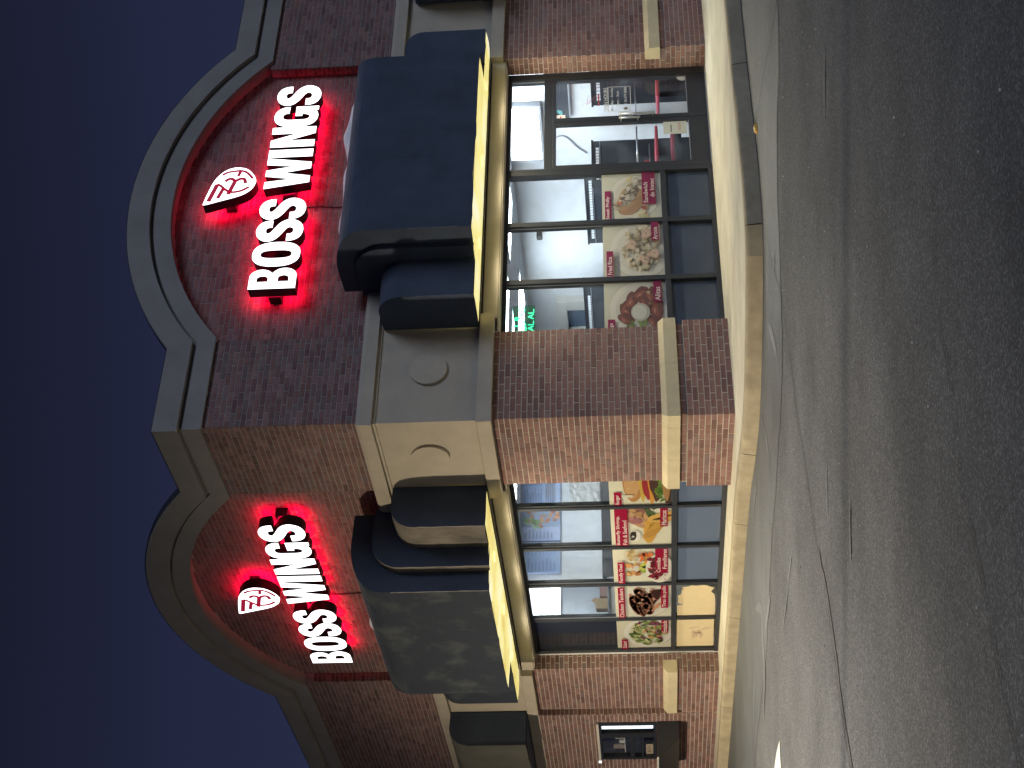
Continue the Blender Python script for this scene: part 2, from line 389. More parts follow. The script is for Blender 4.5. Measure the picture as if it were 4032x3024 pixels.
def streak(pts, wd, m='asphalt_scuff', dz=.008, name='scuff_mark'):
    P = smooth_path([Vector((x,y,0)) for x,y in pts], 5); n = len(P); L_=[]; R_=[]
    for i,p in enumerate(P):
        t=(P[min(i+1,n-1)]-P[max(i-1,0)]).normalized(); nn=Vector((-t.y,t.x,0)); ww=wd*math.sin(math.pi*(.04+.92*i/(n-1)))*random.uniform(.6,1.2)
        L_.append((p.x+nn.x*ww,p.y+nn.y*ww,G+dz)); R_.append((p.x-nn.x*ww,p.y-nn.y*ww,G+dz))
    mb=MB(); mb.grid([L_,R_]); o=mb.build(name,M[m],road,recalc=False)
    for p in o.data.polygons:
        if p.normal.z<0: p.flip()
for pts, wd in (([(-1.77,1.37),(-2.2,.6),(-2.5,.75),(-2.79,.84),(-3.09,1.47)],.11), ([(-2.64,-.65),(-2.62,-.2),(-2.60,.27)],.05), ([(-1.29,1.88),(-1.6,1.7),(-1.95,1.66)],.05),
                ([(-3.47,-2.23),(-3.48,-1.9),(-3.473,-1.49)],.02), ([(-1.0,-1.40),(-1.5,-1.62),(-1.92,-1.775)],.03), ([(-1.0,-.30),(-1.01,.2),(-1.015,.74)],.045),
                ([(-3.43,-2.83),(-3.45,-2.33)],.014), ([(-2.69,-7.12),(-2.5,-7.35),(-2.365,-7.525)],.022), ([(-.75,-3.62),(-.95,-3.78),(-.9,-3.55)],.05),
                ([(-5.0,-6.2),(-5.12,-6.05),(-5.3,-5.9)],.03), ([(-2.2,1.9),(-2.35,2.6),(-2.6,3.0)],.06), ([(-.9,-2.75),(-1.3,-3.05),(-1.62,-3.2)],.07), ([(-4.2,-5.4),(-4.5,-5.15)],.02)):
    streak(pts, wd)
sheet('painted_marking', [(-4.01,-.16),(-3.955,.3),(-3.967,.65),(-3.96,1.35),(-4.5,1.1),(-4.31,.3),(-4.25,-.05),(-4.12,-.09)], G+.006, M['road_paint'], road)
# loose grit and small litter on the asphalt
gb = MB()
for i in range(260):
    t = random.random(); x = random.uniform(-8.2, 3); y = random.uniform(-11, -3.6) if x > -2.6 else random.uniform(-11, 2)
    s = random.uniform(.002,.005)
    gb.box((x-s,y-s*random.uniform(.6,1.6),G+.004),(x+s,y+s,G+.004+s*1.2), random.choice([(.5,.5,.5),(.3,.29,.27),(.62,.6,.55),(.2,.2,.2)]))
stuff(gb.build('gravel', mat('grit', (1,1,1), .8, tint=True)))
def reflector():
    t = thing('pavement_reflector', 'small amber reflector stuck on the asphalt against the kerb near the shop door', 'reflector', loc=(.98,-3.52,G))
    rows = []
    for k in range(5):
        a = k/4; r = .05*math.cos(a*math.pi/2*.82); z = .034*math.sin(a*math.pi/2)
        rows.append([(r*1.25*math.cos(q*math.pi/8), r*math.sin(q*math.pi/8), z+.004) for q in range(17)])
    mb = MB(); mb.grid(rows); mb.face([mb.pt(p) for p in rows[-1][:-1]]); mb.build('dome', M['amber'], t, smooth=True)
    mb = MB(); mb.box((-.066,-.055,0),(.066,.055,.006)); mb.build('base_pad', M['black'], t)
reflector()

# ------------------------------------------------------------------ the building
BLD = thing('restaurant_building', 'brick corner restaurant building with cream arched parapets on both fronts', 'building')
E_ = .09     # brick face above the stone band, behind the plinth face
PAL = [(r_*.94, g_*1.0, b_*1.12) for r_, g_, b_ in [(.265,.138,.105),(.245,.120,.092),(.285,.150,.115),(.230,.115,.095),(.255,.140,.115),(.205,.105,.085),(.270,.155,.125),(.235,.145,.125)]]
def tint():
    c = random.choice(PAL); k = random.uniform(.82,1.14); return tuple(v*k for v in c)
BR = []      # (f, s0, s1, d, z0, z1, tint, wall)
COURSE = .0677; BL = .203
def brick_rows(f, d, z0, z1, interval, par, jitter=.0012):
    n = max(1, round((z1-z0)/COURSE)); ch = (z1-z0)/n
    for i in range(n):
        za = z0+i*ch+.005; zb = z0+(i+1)*ch-.006
        for (s0, s1) in interval((za+zb)/2):
            s = s0 - (BL/2 if i % 2 else 0)
            while s < s1-.01:
                a = max(s+.0065, s0+.001); c = min(s+BL-.0065, s1-.001)
                if c-a > .02: BR.append((f, a, c, d+random.uniform(-jitter,jitter), za, zb, tint(), par))
                s += BL
def const(s0, s1): return lambda z: [(s0, s1)]
MD = .0045     # how far the mortar lies behind the brick faces
def core(boxes, upper=False):
    mb = MB()
    for f, s0, s1, d, z0, z1, back in boxes: mb.fbox(f, s0, s1, d, back, z0, z1)
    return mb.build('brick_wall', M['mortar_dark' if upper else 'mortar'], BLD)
def wall(f, s0, s1, d, z0, z1, back=.30, upper=False, bricks=True):
    o = core([(f, s0+MD+.001, s1, d+MD, z0, z1, back)], upper)
    if bricks: brick_rows(f, d, z0, z1, const(s0, s1), o)
    return o
# corner pier
wall(1, E_, 1.385, E_, .83, 2.80, .38); wall(2, E_, 1.500, E_, .83, 2.80, .33)
wall(1, 0, 1.394, 0, 0, .541, .385); wall(2, 0, 1.511, 0, 0, .541, .335)
wall(1, .042, 1.36, .042, .545, .62, .37); wall(2, .042, 1.48, .042, .545, .62, .32)
# right pier and its return
wall(1, 6.238, 7.74, E_, .83, 2.80, .38); wall(1, 6.238, 7.75, 0, 0, .541, .385); wall(1, 6.238, 7.74, .042, .545, .62, .37)
for z0, z1, a in ((.83,2.80,E_),(0,.541,0),(.545,.62,.042)):
    brick_rows(2, 6.231, z0, z1, const(a, .385), core([(2, a+MD+.001, .386, 6.231+MD, z0, z1, 6.245)]))
brick_rows(2, 6.231, .625, .83, const(.205, .385), core([(2, .202, .386, 6.231+MD, .62, .832, 6.245)])); core([(1, 6.25, 7.74, .12, .62, .832, .38)])
wall(1, 9.6, 11.0, E_, 0, 2.80, .38)
# left pier on the long front, its return, and the wall that steps forward beyond it
wall(2, 6.70, 8.14, E_, .83, 2.80, .33); wall(2, 6.70, 8.14, 0, 0, .541, .335); wall(2, 6.70, 8.14, .042, .545, .62, .32)
for z0, z1, a in ((.83,2.80,E_),(0,.541,0),(.545,.62,.042)):
    brick_rows(1, 6.693, z0, z1, const(a, .335), core([(1, a+MD+.001, .336, 6.693+MD, z0, z1, 6.708)]))
brick_rows(1, 6.693, .625, .83, const(.205, .335), core([(1, .202, .336, 6.693+MD, .62, .832, 6.708)]))
WY0, WY1, WZ0, WZ1 = 8.44, 9.90, .95, 1.88     # service window hole
PX = -.012
for z0, z1, iv in ((0,WZ0,[(8.14,13.5)]),(WZ0,WZ1,[(8.14,WY0),(WY1,13.5)]),(WZ1,2.80,[(8.14,13.5)])):
    for a, c in iv: wall(2, a, c, PX, z0, z1, .3)
brick_rows(1, 8.133, .0, 2.80, const(PX, E_), core([(1, PX+MD+.001, E_, 8.133+MD, 0, 2.8, 8.145)]))
# upper storey walls
ARC1 = dict(c=3.84, z=3.46, ri=3.68, ro=4.25, zl=6.82, zr=6.66, bl=6.24, br=6.10)
ARC2 = dict(c=4.36, z=3.27, ri=4.07, ro=4.66, zl=6.82, zr=6.86, bl=6.25, br=6.32)
SD = .25     # sign wall depth
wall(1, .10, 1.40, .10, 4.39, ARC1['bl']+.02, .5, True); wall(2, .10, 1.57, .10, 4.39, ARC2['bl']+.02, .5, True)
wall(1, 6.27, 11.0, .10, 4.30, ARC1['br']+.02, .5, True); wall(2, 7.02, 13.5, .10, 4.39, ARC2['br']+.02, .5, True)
def arch_iv(A, s0, s1):
    def g(z):
        h = z-A['z']
        if h >= A['ri']: return []
        w_ = math.sqrt(A['ri']**2-h*h); return [(max(s0, A['c']-w_), min(s1, A['c']+w_))]
    return g
for f, A, s0, s1 in ((1,ARC1,1.40,6.27),(2,ARC2,1.57,7.02)):
    mb = MB(); n = 40; top = lambda q: A['z']+math.sqrt(max(.01, A['ri']**2-(q-A['c'])**2))+.12
    rows = []
    for k in range(n+1):
        q = s0-.08+(s1-s0+.16)*k/n; rows.append([F(f,q,SD+MD,4.2), F(f,q,SD+MD,top(q)), F(f,q,.5,top(q)), F(f,q,.5,4.2)])
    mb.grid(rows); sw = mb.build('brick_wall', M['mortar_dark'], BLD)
    brick_rows(f, SD, 4.39, A['z']+A['ri']-.01, arch_iv(A, s0, s1), sw)
    # brick reveal on the side of the sign recess that faces the road
    brick_rows(3-f, s1-.004, 4.39, A['br']-.1, const(.105, SD-.004), core([(3-f, .105+MD, SD-.002, s1-.004+MD, 4.39, A['br']-.02, s1+.02)], True))
def lay_bricks():
    def seen(b):
        f, s0, s1, d, z0, z1 = b[:6]
        p = Vector(F(f, (s0+s1)/2, d, (z0+z1)/2)); v = CAMPOS-p; n = Vector((0,-1,0)) if f == 1 else Vector((-1,0,0))
        return (s1-s0)*(z1-z0)*max(0, v.dot(n))/v.length**3
    order = sorted(range(len(BR)), key=lambda i: -seen(BR[i])*(1 if BR[i][4] < 2.8 else .3))
    single = set(order[:300]); rest = {}
    cache = {}
    for i, (f, s0, s1, d, z0, z1, c, par) in enumerate(BR):
        if i in single:
            key = (round(s1-s0, 3), round(z1-z0, 3), int(random.random()*8))
            if key not in cache:
                L_, h = (s1-s0)/2, (z1-z0)/2; mb = MB(); col = tint(); e = .0022
                fr = [(-L_+e,0,-h+e),(L_-e,0,-h+e),(L_-e,0,h-e),(-L_+e,0,h-e)]; md = [(-L_,e,-h),(L_,e,-h),(L_,e,h),(-L_,e,h)]; bk = [(x,.03,z) for x,_,z in md]
                A = [mb.pt(p) for p in fr]; B_ = [mb.pt(p) for p in md]; D = [mb.pt(p) for p in bk]
                mb.face(A, col)
                for k in range(4):
                    mb.face((A[k],A[(k+1)%4],B_[(k+1)%4],B_[k]), col); mb.face((B_[k],B_[(k+1)%4],D[(k+1)%4],D[k]), col)
                o = mb.build('brick', M['brick'], par); cache[key] = o.data
            else:
                o = bpy.data.objects.new('brick', cache[key]); C.objects.link(o); o.parent = par
            o.location = F(f, (s0+s1)/2, d, (z0+z1)/2)
            if f == 2: o.rotation_euler = (0,0,-math.pi/2)
        else:
            mb = rest.setdefault(par.name, (MB(), par))[0]
            p = [F(f,s,dd,z) for dd in (d, d+.02) for s, z in ((s0,z0),(s1,z0),(s1,z1),(s0,z1))]
            k = [mb.pt(q) for q in p]
            mb.face(k[:4], c)
            for a in range(4): mb.face((k[a], k[(a+1)%4], k[4+(a+1)%4], k[4+a]), c)
    for mb, par in rest.values(): stuff(mb.build('brick_courses', M['brick'], par, recalc=False))
lay_bricks()

# trim swept along a front: profile is a list of (d, z); the corner end is mitred when mitre=True
def trim(mb, f, prof, s0, s1, mitre=False, seg=1):
    rows = []
    for k in range(seg+1):
        rows.append([F(f, (max(d, 0)*0+d if (mitre and k == 0) else s0) if k == 0 else s0+(s1-s0)*k/seg, d, z) for d, z in prof])
    rows = [r+[r[0]] for r in rows]
    mb.grid(rows)
    mb.face([mb.pt(p) for p in rows[0][:-1]]); mb.face([mb.pt(p) for p in rows[-1][:-1]])
BAND = [(-.010,.623),(-.010,.772),(.070,.832),(.24,.832),(.24,.623)]
def stone(pieces, bevel=.004):
    mb = MB()
    for p in pieces: trim(mb, *p)
    return mb.build('band_stone', M['stone'], BLD, bevel=bevel)
stone([(1,BAND,0,.745,True),(2,BAND,0,.235,True)])
stone([(1,BAND,.749,1.425,False)]); stone([(2,BAND,.239,.905,False)]); stone([(2,BAND,.909,1.55,False)])
BR_ = [(-.010,.623),(-.010,.772),(.070,.832),(.20,.832),(.20,.623)]
stone([(1,BR_,6.215,7.76,False)]); stone([(2,BR_,6.672,8.131,False)])

def trims(name, m, items):      # every run of moulding is a piece of its own
    for it in items:
        mb = MB(); trim(mb, *it); mb.build(name, M[m], BLD)
SC = [(.0,2.805),(.0,2.972),(.03,2.985),(.2,2.985),(.2,2.805)]
trims('string_course', 'stucco', [(1, SC, 0, 1.605, True), (2, SC, 0, 1.67, True), (1, SC, 6.19, 11), (2, SC, 6.73, 13.5)])
SI = [(.10,2.775),(.10,2.955),(.22,2.975),(.36,2.975),(.36,2.775)]
trims('string_course', 'stucco', [(1, SI, 1.607, 6.188), (2, SI, 1.672, 6.728)])
for f, a, c in ((1,1.30,6.24),(2,1.45,6.71)):
    sb = MB(); sb.fbox(f, a, c, .12, .60, 2.757, 2.774); sb.build('soffit', M['stucco'], BLD)

# frieze panels with a raised disc
def frieze(f, s0, s1, cs, cz, r, z0=2.986, z1=4.185, d=.062):
    mb = MB(); n = 48
    outer = []; inn = []
    for k in range(n):
        a = 2*math.pi*k/n; ca, sa = math.cos(a), math.sin(a)
        t = min([( (s1-cs)/ca if ca > 1e-6 else 1e9), ((s0-cs)/ca if ca < -1e-6 else 1e9), ((z1-cz)/sa if sa > 1e-6 else 1e9), ((z0-cz)/sa if sa < -1e-6 else 1e9)])
        outer.append((cs+t*ca, cz+t*sa)); inn.append((cs+r*ca, cz+r*sa))
    O = [mb.pt(F(f,s,d,z)) for s, z in outer]; I = [mb.pt(F(f,s,d,z)) for s, z in inn]; I2 = [mb.pt(F(f,s,d-.035,z)) for s, z in inn]
    for k in range(n):
        q = (k+1) % n; mb.face((O[k],O[q],I[q],I[k])); mb.face((I[k],I[q],I2[q],I2[k]))
    mb.face(I2)
    for s, z in ((s0,z0),(s1,z0),(s1,z1),(s0,z1)):
        j = min(range(n), key=lambda k: (outer[k][0]-s)**2+(outer[k][1]-z)**2)
        prev = [k for k in ((j-1)%n, (j+1)%n)]
        mb.face([mb.pt(F(f,s,d,z)), mb.pt(F(f,*[outer[j][0]],d,outer[j][1])), mb.pt(F(f,outer[prev[0]][0],d,outer[prev[0]][1]))])
        mb.face([mb.pt(F(f,s,d,z)), mb.pt(F(f,outer[j][0],d,outer[j][1])), mb.pt(F(f,outer[prev[1]][0],d,outer[prev[1]][1]))])
    return mb.build('frieze_panel', M['stucco'], BLD, recalc=False)
frieze(1, .062, 1.52, .815, 3.578, .225); frieze(2, .062, 1.52, .765, 3.60, .228)
for f, a, c, d in ((1,1.52,7.9,.075),(2,1.52,6.45,.075),(2,6.45,13.5,.062),(1,7.9,11,.062)):
    fb = MB(); fb.fbox(f, a, c, d, .3, 2.98, 4.2); fb.build('frieze_wall', M['stucco'], BLD)
for f, a in ((1,.125),(2,.31)):
    fb = MB(); fb.fbox(f, a, 11 if f == 1 else 13.5, .12, .302, 2.99, 4.38); fb.build('backing_wall', M['stucco'], BLD)
LG = [(.0,4.205),(.0,4.345),(.022,4.392),(.3,4.392),(.3,4.205)]
trims('ledge', 'stucco', [(1, LG, 0, 2.14, True), (2, LG, 0, 2.18, True), (1, LG, 5.6, 11), (2, LG, 5.3, 13.5)])
GP = [(.045,4.165),(.045,4.204),(.3,4.204),(.3,4.165)]
trims('ledge_shadow_gap', 'stucco', [(1, GP, 0, 2.0, True), (2, GP, 0, 2.0, True)])

# parapet cornice that follows the arch
def cornice(f, A, send):
    def half(r, zl, left):
        h = zl-A['z']; return math.acos(max(-1, min(1, h/r)))
    ao_l, ai_l = half(A['ro'], A['zl'], 1), half(A['ri'], A['bl'], 1); ao_r, ai_r = half(A['ro'], A['zr'], 0), half(A['ri'], A['br'], 0)
    P = []      # (inner(s,z), outer(s,z))
    kli = A['c']-A['ri']*math.sin(ai_l); klo = A['c']-A['ro']*math.sin(ao_l)
    for t in (0, .25, .5, .75): P.append((('m', t, kli, A['bl']), ('m', t, klo, A['zl'])))
    n = 44
    for k in range(n+1):
        t = k/n; ai = -ai_l+(ai_l+ai_r)*t; ao = -ao_l+(ao_l+ao_r)*t
        P.append(((A['c']+A['ri']*math.sin(ai), A['z']+A['ri']*math.cos(ai)), (A['c']+A['ro']*math.sin(ao), A['z']+A['ro']*math.cos(ao))))
    si, so_ = P[-1][0][0], P[-1][1][0]
    for t in (.1,.4,.7,1): P.append(((si+(send-si)*t, A['br']), (so_+(send-so_)*t, A['zr'])))
    prof = [(0,SD+.01),(0,.055),(.40,.055),(.40,.085),(.47,.085),(.47,.0),(.97,.0),(1,.02),(1,.10),(.42,.10),(.42,.40),(.2,.40)]
    rows = []
    for a, c in P:
        row = []
        for v, d in prof:
            if a[0] == 'm':
                s_a = d+(a[2]-d)*a[1]; s_c = d+(c[2]-d)*c[1]; za, zc = a[3], c[3]
            else: (s_a, za), (s_c, zc) = a, c
            row.append(F(f, s_a+(s_c-s_a)*v, d, za+(zc-za)*v))
        rows.append(row)
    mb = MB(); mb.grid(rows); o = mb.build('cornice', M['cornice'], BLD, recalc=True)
    # dark cap added over the top edge to darken its pale lit face
    def at(a, c, v, d):
        if a[0] == 'm': (s_a, za), (s_c, zc) = (d+(a[2]-d)*a[1], a[3]), (d+(c[2]-d)*c[1], c[3])
        else: (s_a, za), (s_c, zc) = a, c
        return F(f, s_a+(s_c-s_a)*v, d, za+(zc-za)*v)
    mb = MB(); mb.grid([[at(a, c, v, d) for v, d in ((.985,.016),(1.010,.014),(1.010,.112),(.95,.112),(.95,.103))] for a, c in P])
    mb.build('dark_cap', M['frame'], BLD)
    return o
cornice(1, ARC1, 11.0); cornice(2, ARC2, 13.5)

# shell that closes the building: floor, ceiling, inner walls, roof
def shell():
    mb = MB()
    mb.box((.5,.55,-.02),(7.15,7.6,.012)); mb.build('floor', M['floor'], BLD)
    mb = MB(); mb.box((.45,.5,2.95),(7.3,7.7,3.0)); mb.build('ceiling', M['ceiling'], BLD)
    mb = MB(); mb.box((7.15,.55,0),(7.3,7.7,2.95)); mb.box((.5,7.6,0),(7.15,7.7,2.95)); mb.box((.36,6.74,0),(.46,7.7,2.95)); mb.build('inner_wall', M['white_paint'], BLD)
    mb = MB(); mb.box((.45,.45,2.99),(11,13.5,3.02)); mb.box((.52,.52,5.9),(11,13.5,6.0)); mb.box((10.9,.5,0),(11,13.5,6)); mb.box((.4,13.4,0),(11,13.5,6)); mb.build('roof_slab', M['cornice'], BLD)
shell()

# ------------------------------------------------------------------ storefront glazing
def bar(name, f, s0, s1, d0, d1, z0, z1, parent, m='frame'):
    mb = MB(); mb.fbox(f, s0, s1, d0, d1, z0, z1); return mb.build(name, M[m], parent, bevel=.004)
def pane(f, s0, s1, d, z0, z1, parent, m='glass', name='pane'):
    mb = MB(); mb.fbox(f, s0, s1, d, d+.006, z0, z1); return mb.build(name, M[m], parent)
def storefront(f, d, dg, ends, mulls, lower, top=2.705):
    mb = MB()
    s0, s1 = ends[0][0], ends[1][1]
    mb.fbox(f, s0, s1, d, dg+.05, top, 2.757); mb.fbox(f, s0, s1, d-.012, dg+.05, .001, .062)
    for a, c in ends: mb.fbox(f, a, c, d, dg+.05, .062, top)
    fr = mb.build('storefront_frame', M['frame'], BLD, bevel=.003)
    edges = [ends[0]] + mulls + [ends[1]]
    for a, c in mulls:
        bar('mullion', f, a, c, d, dg+.05, .062, top, fr)
        g = MB(); g.fbox(f, (a if f == 1 else a)-.004, a+.0, dg-.022, dg-.010, .70, top); g.build('gasket', M['frame_edge'], fr)
    for i in range(len(edges)-1):
        a, c = edges[i][1], edges[i+1][0]
        bar('rail', f, a, c, d+.004, dg+.05, .632, .70, fr)
        pane(f, a-.005, c+.005, dg, .70, top+.003, fr, 'blackout' if (f == 2 and i == len(edges)-2) else 'glass')
        m = lower[i]
        o = pane(f, a-.005, c+.005, dg+.004, .062, .632, fr, m, 'spandrel_panel' if m == 'spandrel' else 'pane')
    return fr
D1, G1 = .39, .452; D2, G2 = .34, .388
sf1 = storefront(1, D1, G1, [(1.394,1.45),(4.262,4.335)], [(2.372,2.445),(3.345,3.42)], ['spandrel']*3)
sf2 = storefront(2, D2, G2, [(1.511,1.56),(6.60,6.692)], [(2.505,2.566),(3.535,3.60),(4.562,4.626),(5.605,5.669)], ['film','film','film','glass','glass'])
mb = MB(); mb.fbox(2, 6.674, 6.693, D2-.014, D2-.001, .0, 2.756); mb.build('sealant', M['white_paint'], sf2)
sf1['label'] = 'window frame beside the double door'; sf2['label'] = 'five bay window frame on the long front'
# door frame, transom, double door
df = MB()
df.fbox(1, 6.115, 6.232, D1, G1+.05, .012, 2.757); df.fbox(1, 4.337, 4.378, D1, G1+.05, .012, 2.757)
df.fbox(1, 4.378, 6.115, D1, G1+.05, 2.705, 2.757); df.fbox(1, 4.378, 6.115, D1+.003, G1+.05, 2.13, 2.245)
df = df.build('door_frame', M['frame'], BLD, bevel=.003)
pane(1, 4.372, 6.12, G1, 2.24, 2.71, df)
g = MB(); g.fbox(1, 6.098, 6.114, D1+.03, D1+.04, 2.25, 2.70); g.build('gasket', M['frame_edge'], df)
bar('threshold', 1, 4.34, 6.23, .33, .5, .002, .014, df, 'steel')
def door(s0, s1, gs0, gs1, hs, lab):
    mb = MB(); d0, d1 = D1+.008, D1+.052
    mb.fbox(1, s0, gs0, d0, d1, .014, 2.125); mb.fbox(1, gs1, s1, d0, d1, .014, 2.125)
    mb.fbox(1, gs0, gs1, d0, d1, .014, .28); mb.fbox(1, gs0, gs1, d0, d1, 2.083, 2.125)
    dr = mb.build('door', M['frame'], BLD, bevel=.003); dr['label'] = lab
    pane(1, gs0-.004, gs1+.004, D1+.028, .275, 2.09, dr)
    hb = MB(); hb.fbox(1, gs0, gs1, D1+.004, D1+.012, .272, .281); hb.build('gasket', M['frame_edge'], dr)
    return dr
dl = door(4.380, 5.255, 4.435, 5.188, 5.23, 'glass door leaf with paper notice low down')
dr = door(5.262, 6.112, 5.335, 6.078, 5.29, 'glass door leaf with white opening hours lettering')
def handle(s, z0, z1, par, horiz):
    mb = MB(); mb.tube([F(1,s,D1-.055,z0), F(1,s,D1-.055,z1)], .014, 8)
    for z in (z0+.03, z1-.03): mb.tube([F(1,s,D1-.055,z), F(1,s,D1+.01,z)], .010, 6)
    mb.build('handle', M['steel'], par, smooth=True)
handle(5.225, .93, 1.22, dl, 0); handle(5.30, .72, 1.22, dr, 0)
mb = MB(); mb.fbox(1, 5.27, 5.335, D1-.008, D1+.004, 1.02, 1.10); mb.build('lock_plate', M['steel'], dr, bevel=.004)
for par, a, c in ((dl,4.44,5.19),(dr,5.33,6.07)):
    mb = MB(); mb.tube([F(1,a,D1+.10,.985), F(1,c,D1+.10,.985)], .011, 8); mb.build('push_bar', M['steel'], par, smooth=True)

# the next unit's window at the far end of the short front
nf = MB(); nf.fbox(1, 7.76, 9.6, .39, .5, 2.705, 2.757); nf.fbox(1, 7.76, 9.6, .39, .5, .002, .062); nf.fbox(1, 7.752, 7.80, .39, .5, .062, 2.705)
nf = nf.build('storefront_frame', M['frame'], BLD); nf['label'] = 'window of the next unit beyond the end pier'
pane(1, 7.80, 9.6, .45, .062, 2.705, nf)
mb = MB(); mb.box((7.35,2.2,0),(10.9,2.3,2.95)); mb.build('inner_wall', M['white_paint'], BLD)
cl = MB(); cl.box((7.9,.8,2.90),(10,1.5,2.945)); o = cl.build('ceiling_light', M['panel_light']); tag(o, 'ceiling light glowing in the next unit beyond the end pier', 'ceiling light')

# ------------------------------------------------------------------ service window on the stepped-out wall
def service_window():
    o = MB(); f = 2; d0, d1 = -.03, .06
    o.fbox(f, WY0, WY0+.10, d0, d1, WZ0, WZ1); o.fbox(f, WY1-.07, WY1, d0, d1, WZ0, WZ1)
    o.fbox(f, WY0+.10, WY1-.07, d0, d1, WZ1-.05, WZ1); o.fbox(f, WY0+.10, WY1-.07, d0, d1, WZ0, WZ0+.04)
    w_ = o.build('service_window', M['frame'], BLD, bevel=.004)
    bar('mullion', f, 8.86, 9.02, d0+.004, d1, WZ0+.04, WZ1-.05, w_)
    bar('rail', f, 9.02, WY1-.07, d0+.006, d1, 1.31, 1.385, w_); bar('rail', f, 9.02, WY1-.07, d0+.008, d1, 1.155, 1.19, w_)
    pane(f, WY0+.10, 8.86, .02, WZ0+.04, WZ1-.05, w_); pane(f, 9.02, WY1-.07, .018, 1.385, WZ1-.05, w_); pane(f, 9.02, WY1-.07, .014, WZ0+.04, 1.31, w_)
    # trim boards top and bottom
    bar('top_trim', f, WY0-.01, WY1+.01, -.06, -.031, WZ1-.012, WZ1+.03, w_, 'beige')
    # shelf: deep top board on a box that tapers back to the wall
    p = [(-.60,.905),(-.60,.94),(PX,.94),(PX,.60),(-.30,.60)]
    mb = MB(); a = [F(2,WY0-.02,d,z) for d, z in p]; c = [F(2,WY1+.02,d,z) for d, z in p]
    mb.face([mb.pt(q) for q in a]); mb.face([mb.pt(q) for q in c]); mb.grid([a+[a[0]], c+[c[0]]])
    mb.build('shelf', M['frame'], w_, bevel=.006)
    bar('shelf_edge', f, WY0-.015, WY1+.015, -.615, -.602, .93, .955, w_, 'beige')
    m2 = MB(); m2.fbox(2, 9.62, 9.93, -.628, -.617, .925, .962); m2.build('red_marker', M['red_marker'], w_)
    m2 = MB(); m2.fbox(2, 9.88, 9.93, -.075, -.061, WZ1-.01, WZ1+.035); m2.build('small_lamp', M['strip_light'], w_)
    # inside: back board, tube light, notices
    b = MB(); b.fbox(2, 8.4, 10, .55, .6, .9, 1.95); b.fbox(2, 8.38, 8.42, .06, .6, .9, 1.95); b.fbox(2, 9.95, 10, .06, .6, .9, 1.95); b.fbox(2, 8.38, 10, .06, .6, .88, .9); b.fbox(2, 8.38, 10, .06, .6, 1.93, 1.95)
    b.build('inner_box', M['dark_wall'], BLD)
service_window()
t = thing('tube_light', 'upright white tube light behind the service window glass', 'light')
mb = MB(); mb.fbox(2, 8.87, 8.99, .10, .13, 1.0, 1.83); mb.build('tube', M['strip_light'], t)
mb = MB(); mb.fbox(2, 8.86, 9.00, .13, .15, .99, 1.84); mb.build('backing', M['black'], t)
t = thing('notice', 'tan paper notice inside the lower service window pane', 'notice')
mb = MB(); mb.fbox(2, 9.42, 9.82, .028, .031, 1.005, 1.125, (.66,.50,.34)); mb.build('paper', M['print_opaque'], t)
mb = MB()
for k, (a, h) in enumerate(((9.50,.05),(9.58,.07),(9.66,.04),(9.72,.06))): mb.fbox(2, a, a+.02, .026, .0275, 1.04, 1.04+h, (.20,.12,.08))
mb.build('lettering', M['print_opaque'], t)
t = thing('receipt_tray', 'pale tray and papers behind the upper service window pane', 'tray')
mb = MB(); mb.fbox(2, 9.2, 9.85, .07, .16, 1.46, 1.475, (.62,.60,.55)); mb.build('tray', M['print_opaque'], t)
mb = MB()
for a, c, z0, z1, col in ((9.25,9.42,1.475,1.62,(.50,.40,.30)),(9.48,9.6,1.475,1.56,(.6,.6,.58)),(9.65,9.82,1.475,1.66,(.35,.27,.22))): mb.fbox(2, a, c, .13, .15, z0, z1, col)
mb.build('papers', M['print_opaque'], t)

# ------------------------------------------------------------------ awnings
def profile(p, zt, r=.42, rz=.42, zb=2.99, n=9):
    P = [(-p, zb), (-p, (zb+zt-rz)/2), (-p, zt-rz)]
    for k in range(1, n+1):
        a = k/n*math.pi/2; P.append((-p+r*(1-math.cos(a)), zt-rz+rz*math.sin(a)))
    P.append((.045, zt-.015)); return P
def canopy(name, f, s0, s1, p, zt, mats, parent, r=.42, rz=.42, slant=0.0, label=None, seed=0):
    prof = profile(p, zt, r, rz); n = max(2, int((s1-s0)/.16)); rows = []
    rnd = random.Random(seed+int(s0*100)+f)
    ph = [rnd.uniform(0,6) for _ in range(4)]
    for k in range(n+1):
        t = k/n; row = []
        for j, (d, z) in enumerate(prof):
            s = s0+(s1+slant*(d+p)-s0)*t
            sag = .007*math.sin(s*7+ph[0]+j*.9)+.005*math.sin(s*15+ph[1]-j*.6) if 0 < k < n else 0
            dz = (.008*math.sin(s*5+ph[2])+.006*math.sin(s*13+ph[3])) if j == 0 else 0
            row.append(F(f, s, d+(sag if j < len(prof)-1 else 0), z+dz))
        rows.append(row)
    mb = MB(); mb.grid(rows, mi=1)
    for k, row in ((0, rows[0]), (-1, rows[-1])):
        s = s0 if k == 0 else s1+slant*(.045+p)
        mb.face([mb.pt(q) for q in row]+[mb.pt(F(f, s, .045, 2.99))], mi=0)
    # piping along the front corner
    o = mb.build(name, mats, parent, recalc=True)
    if label: o['label'] = label
    return o
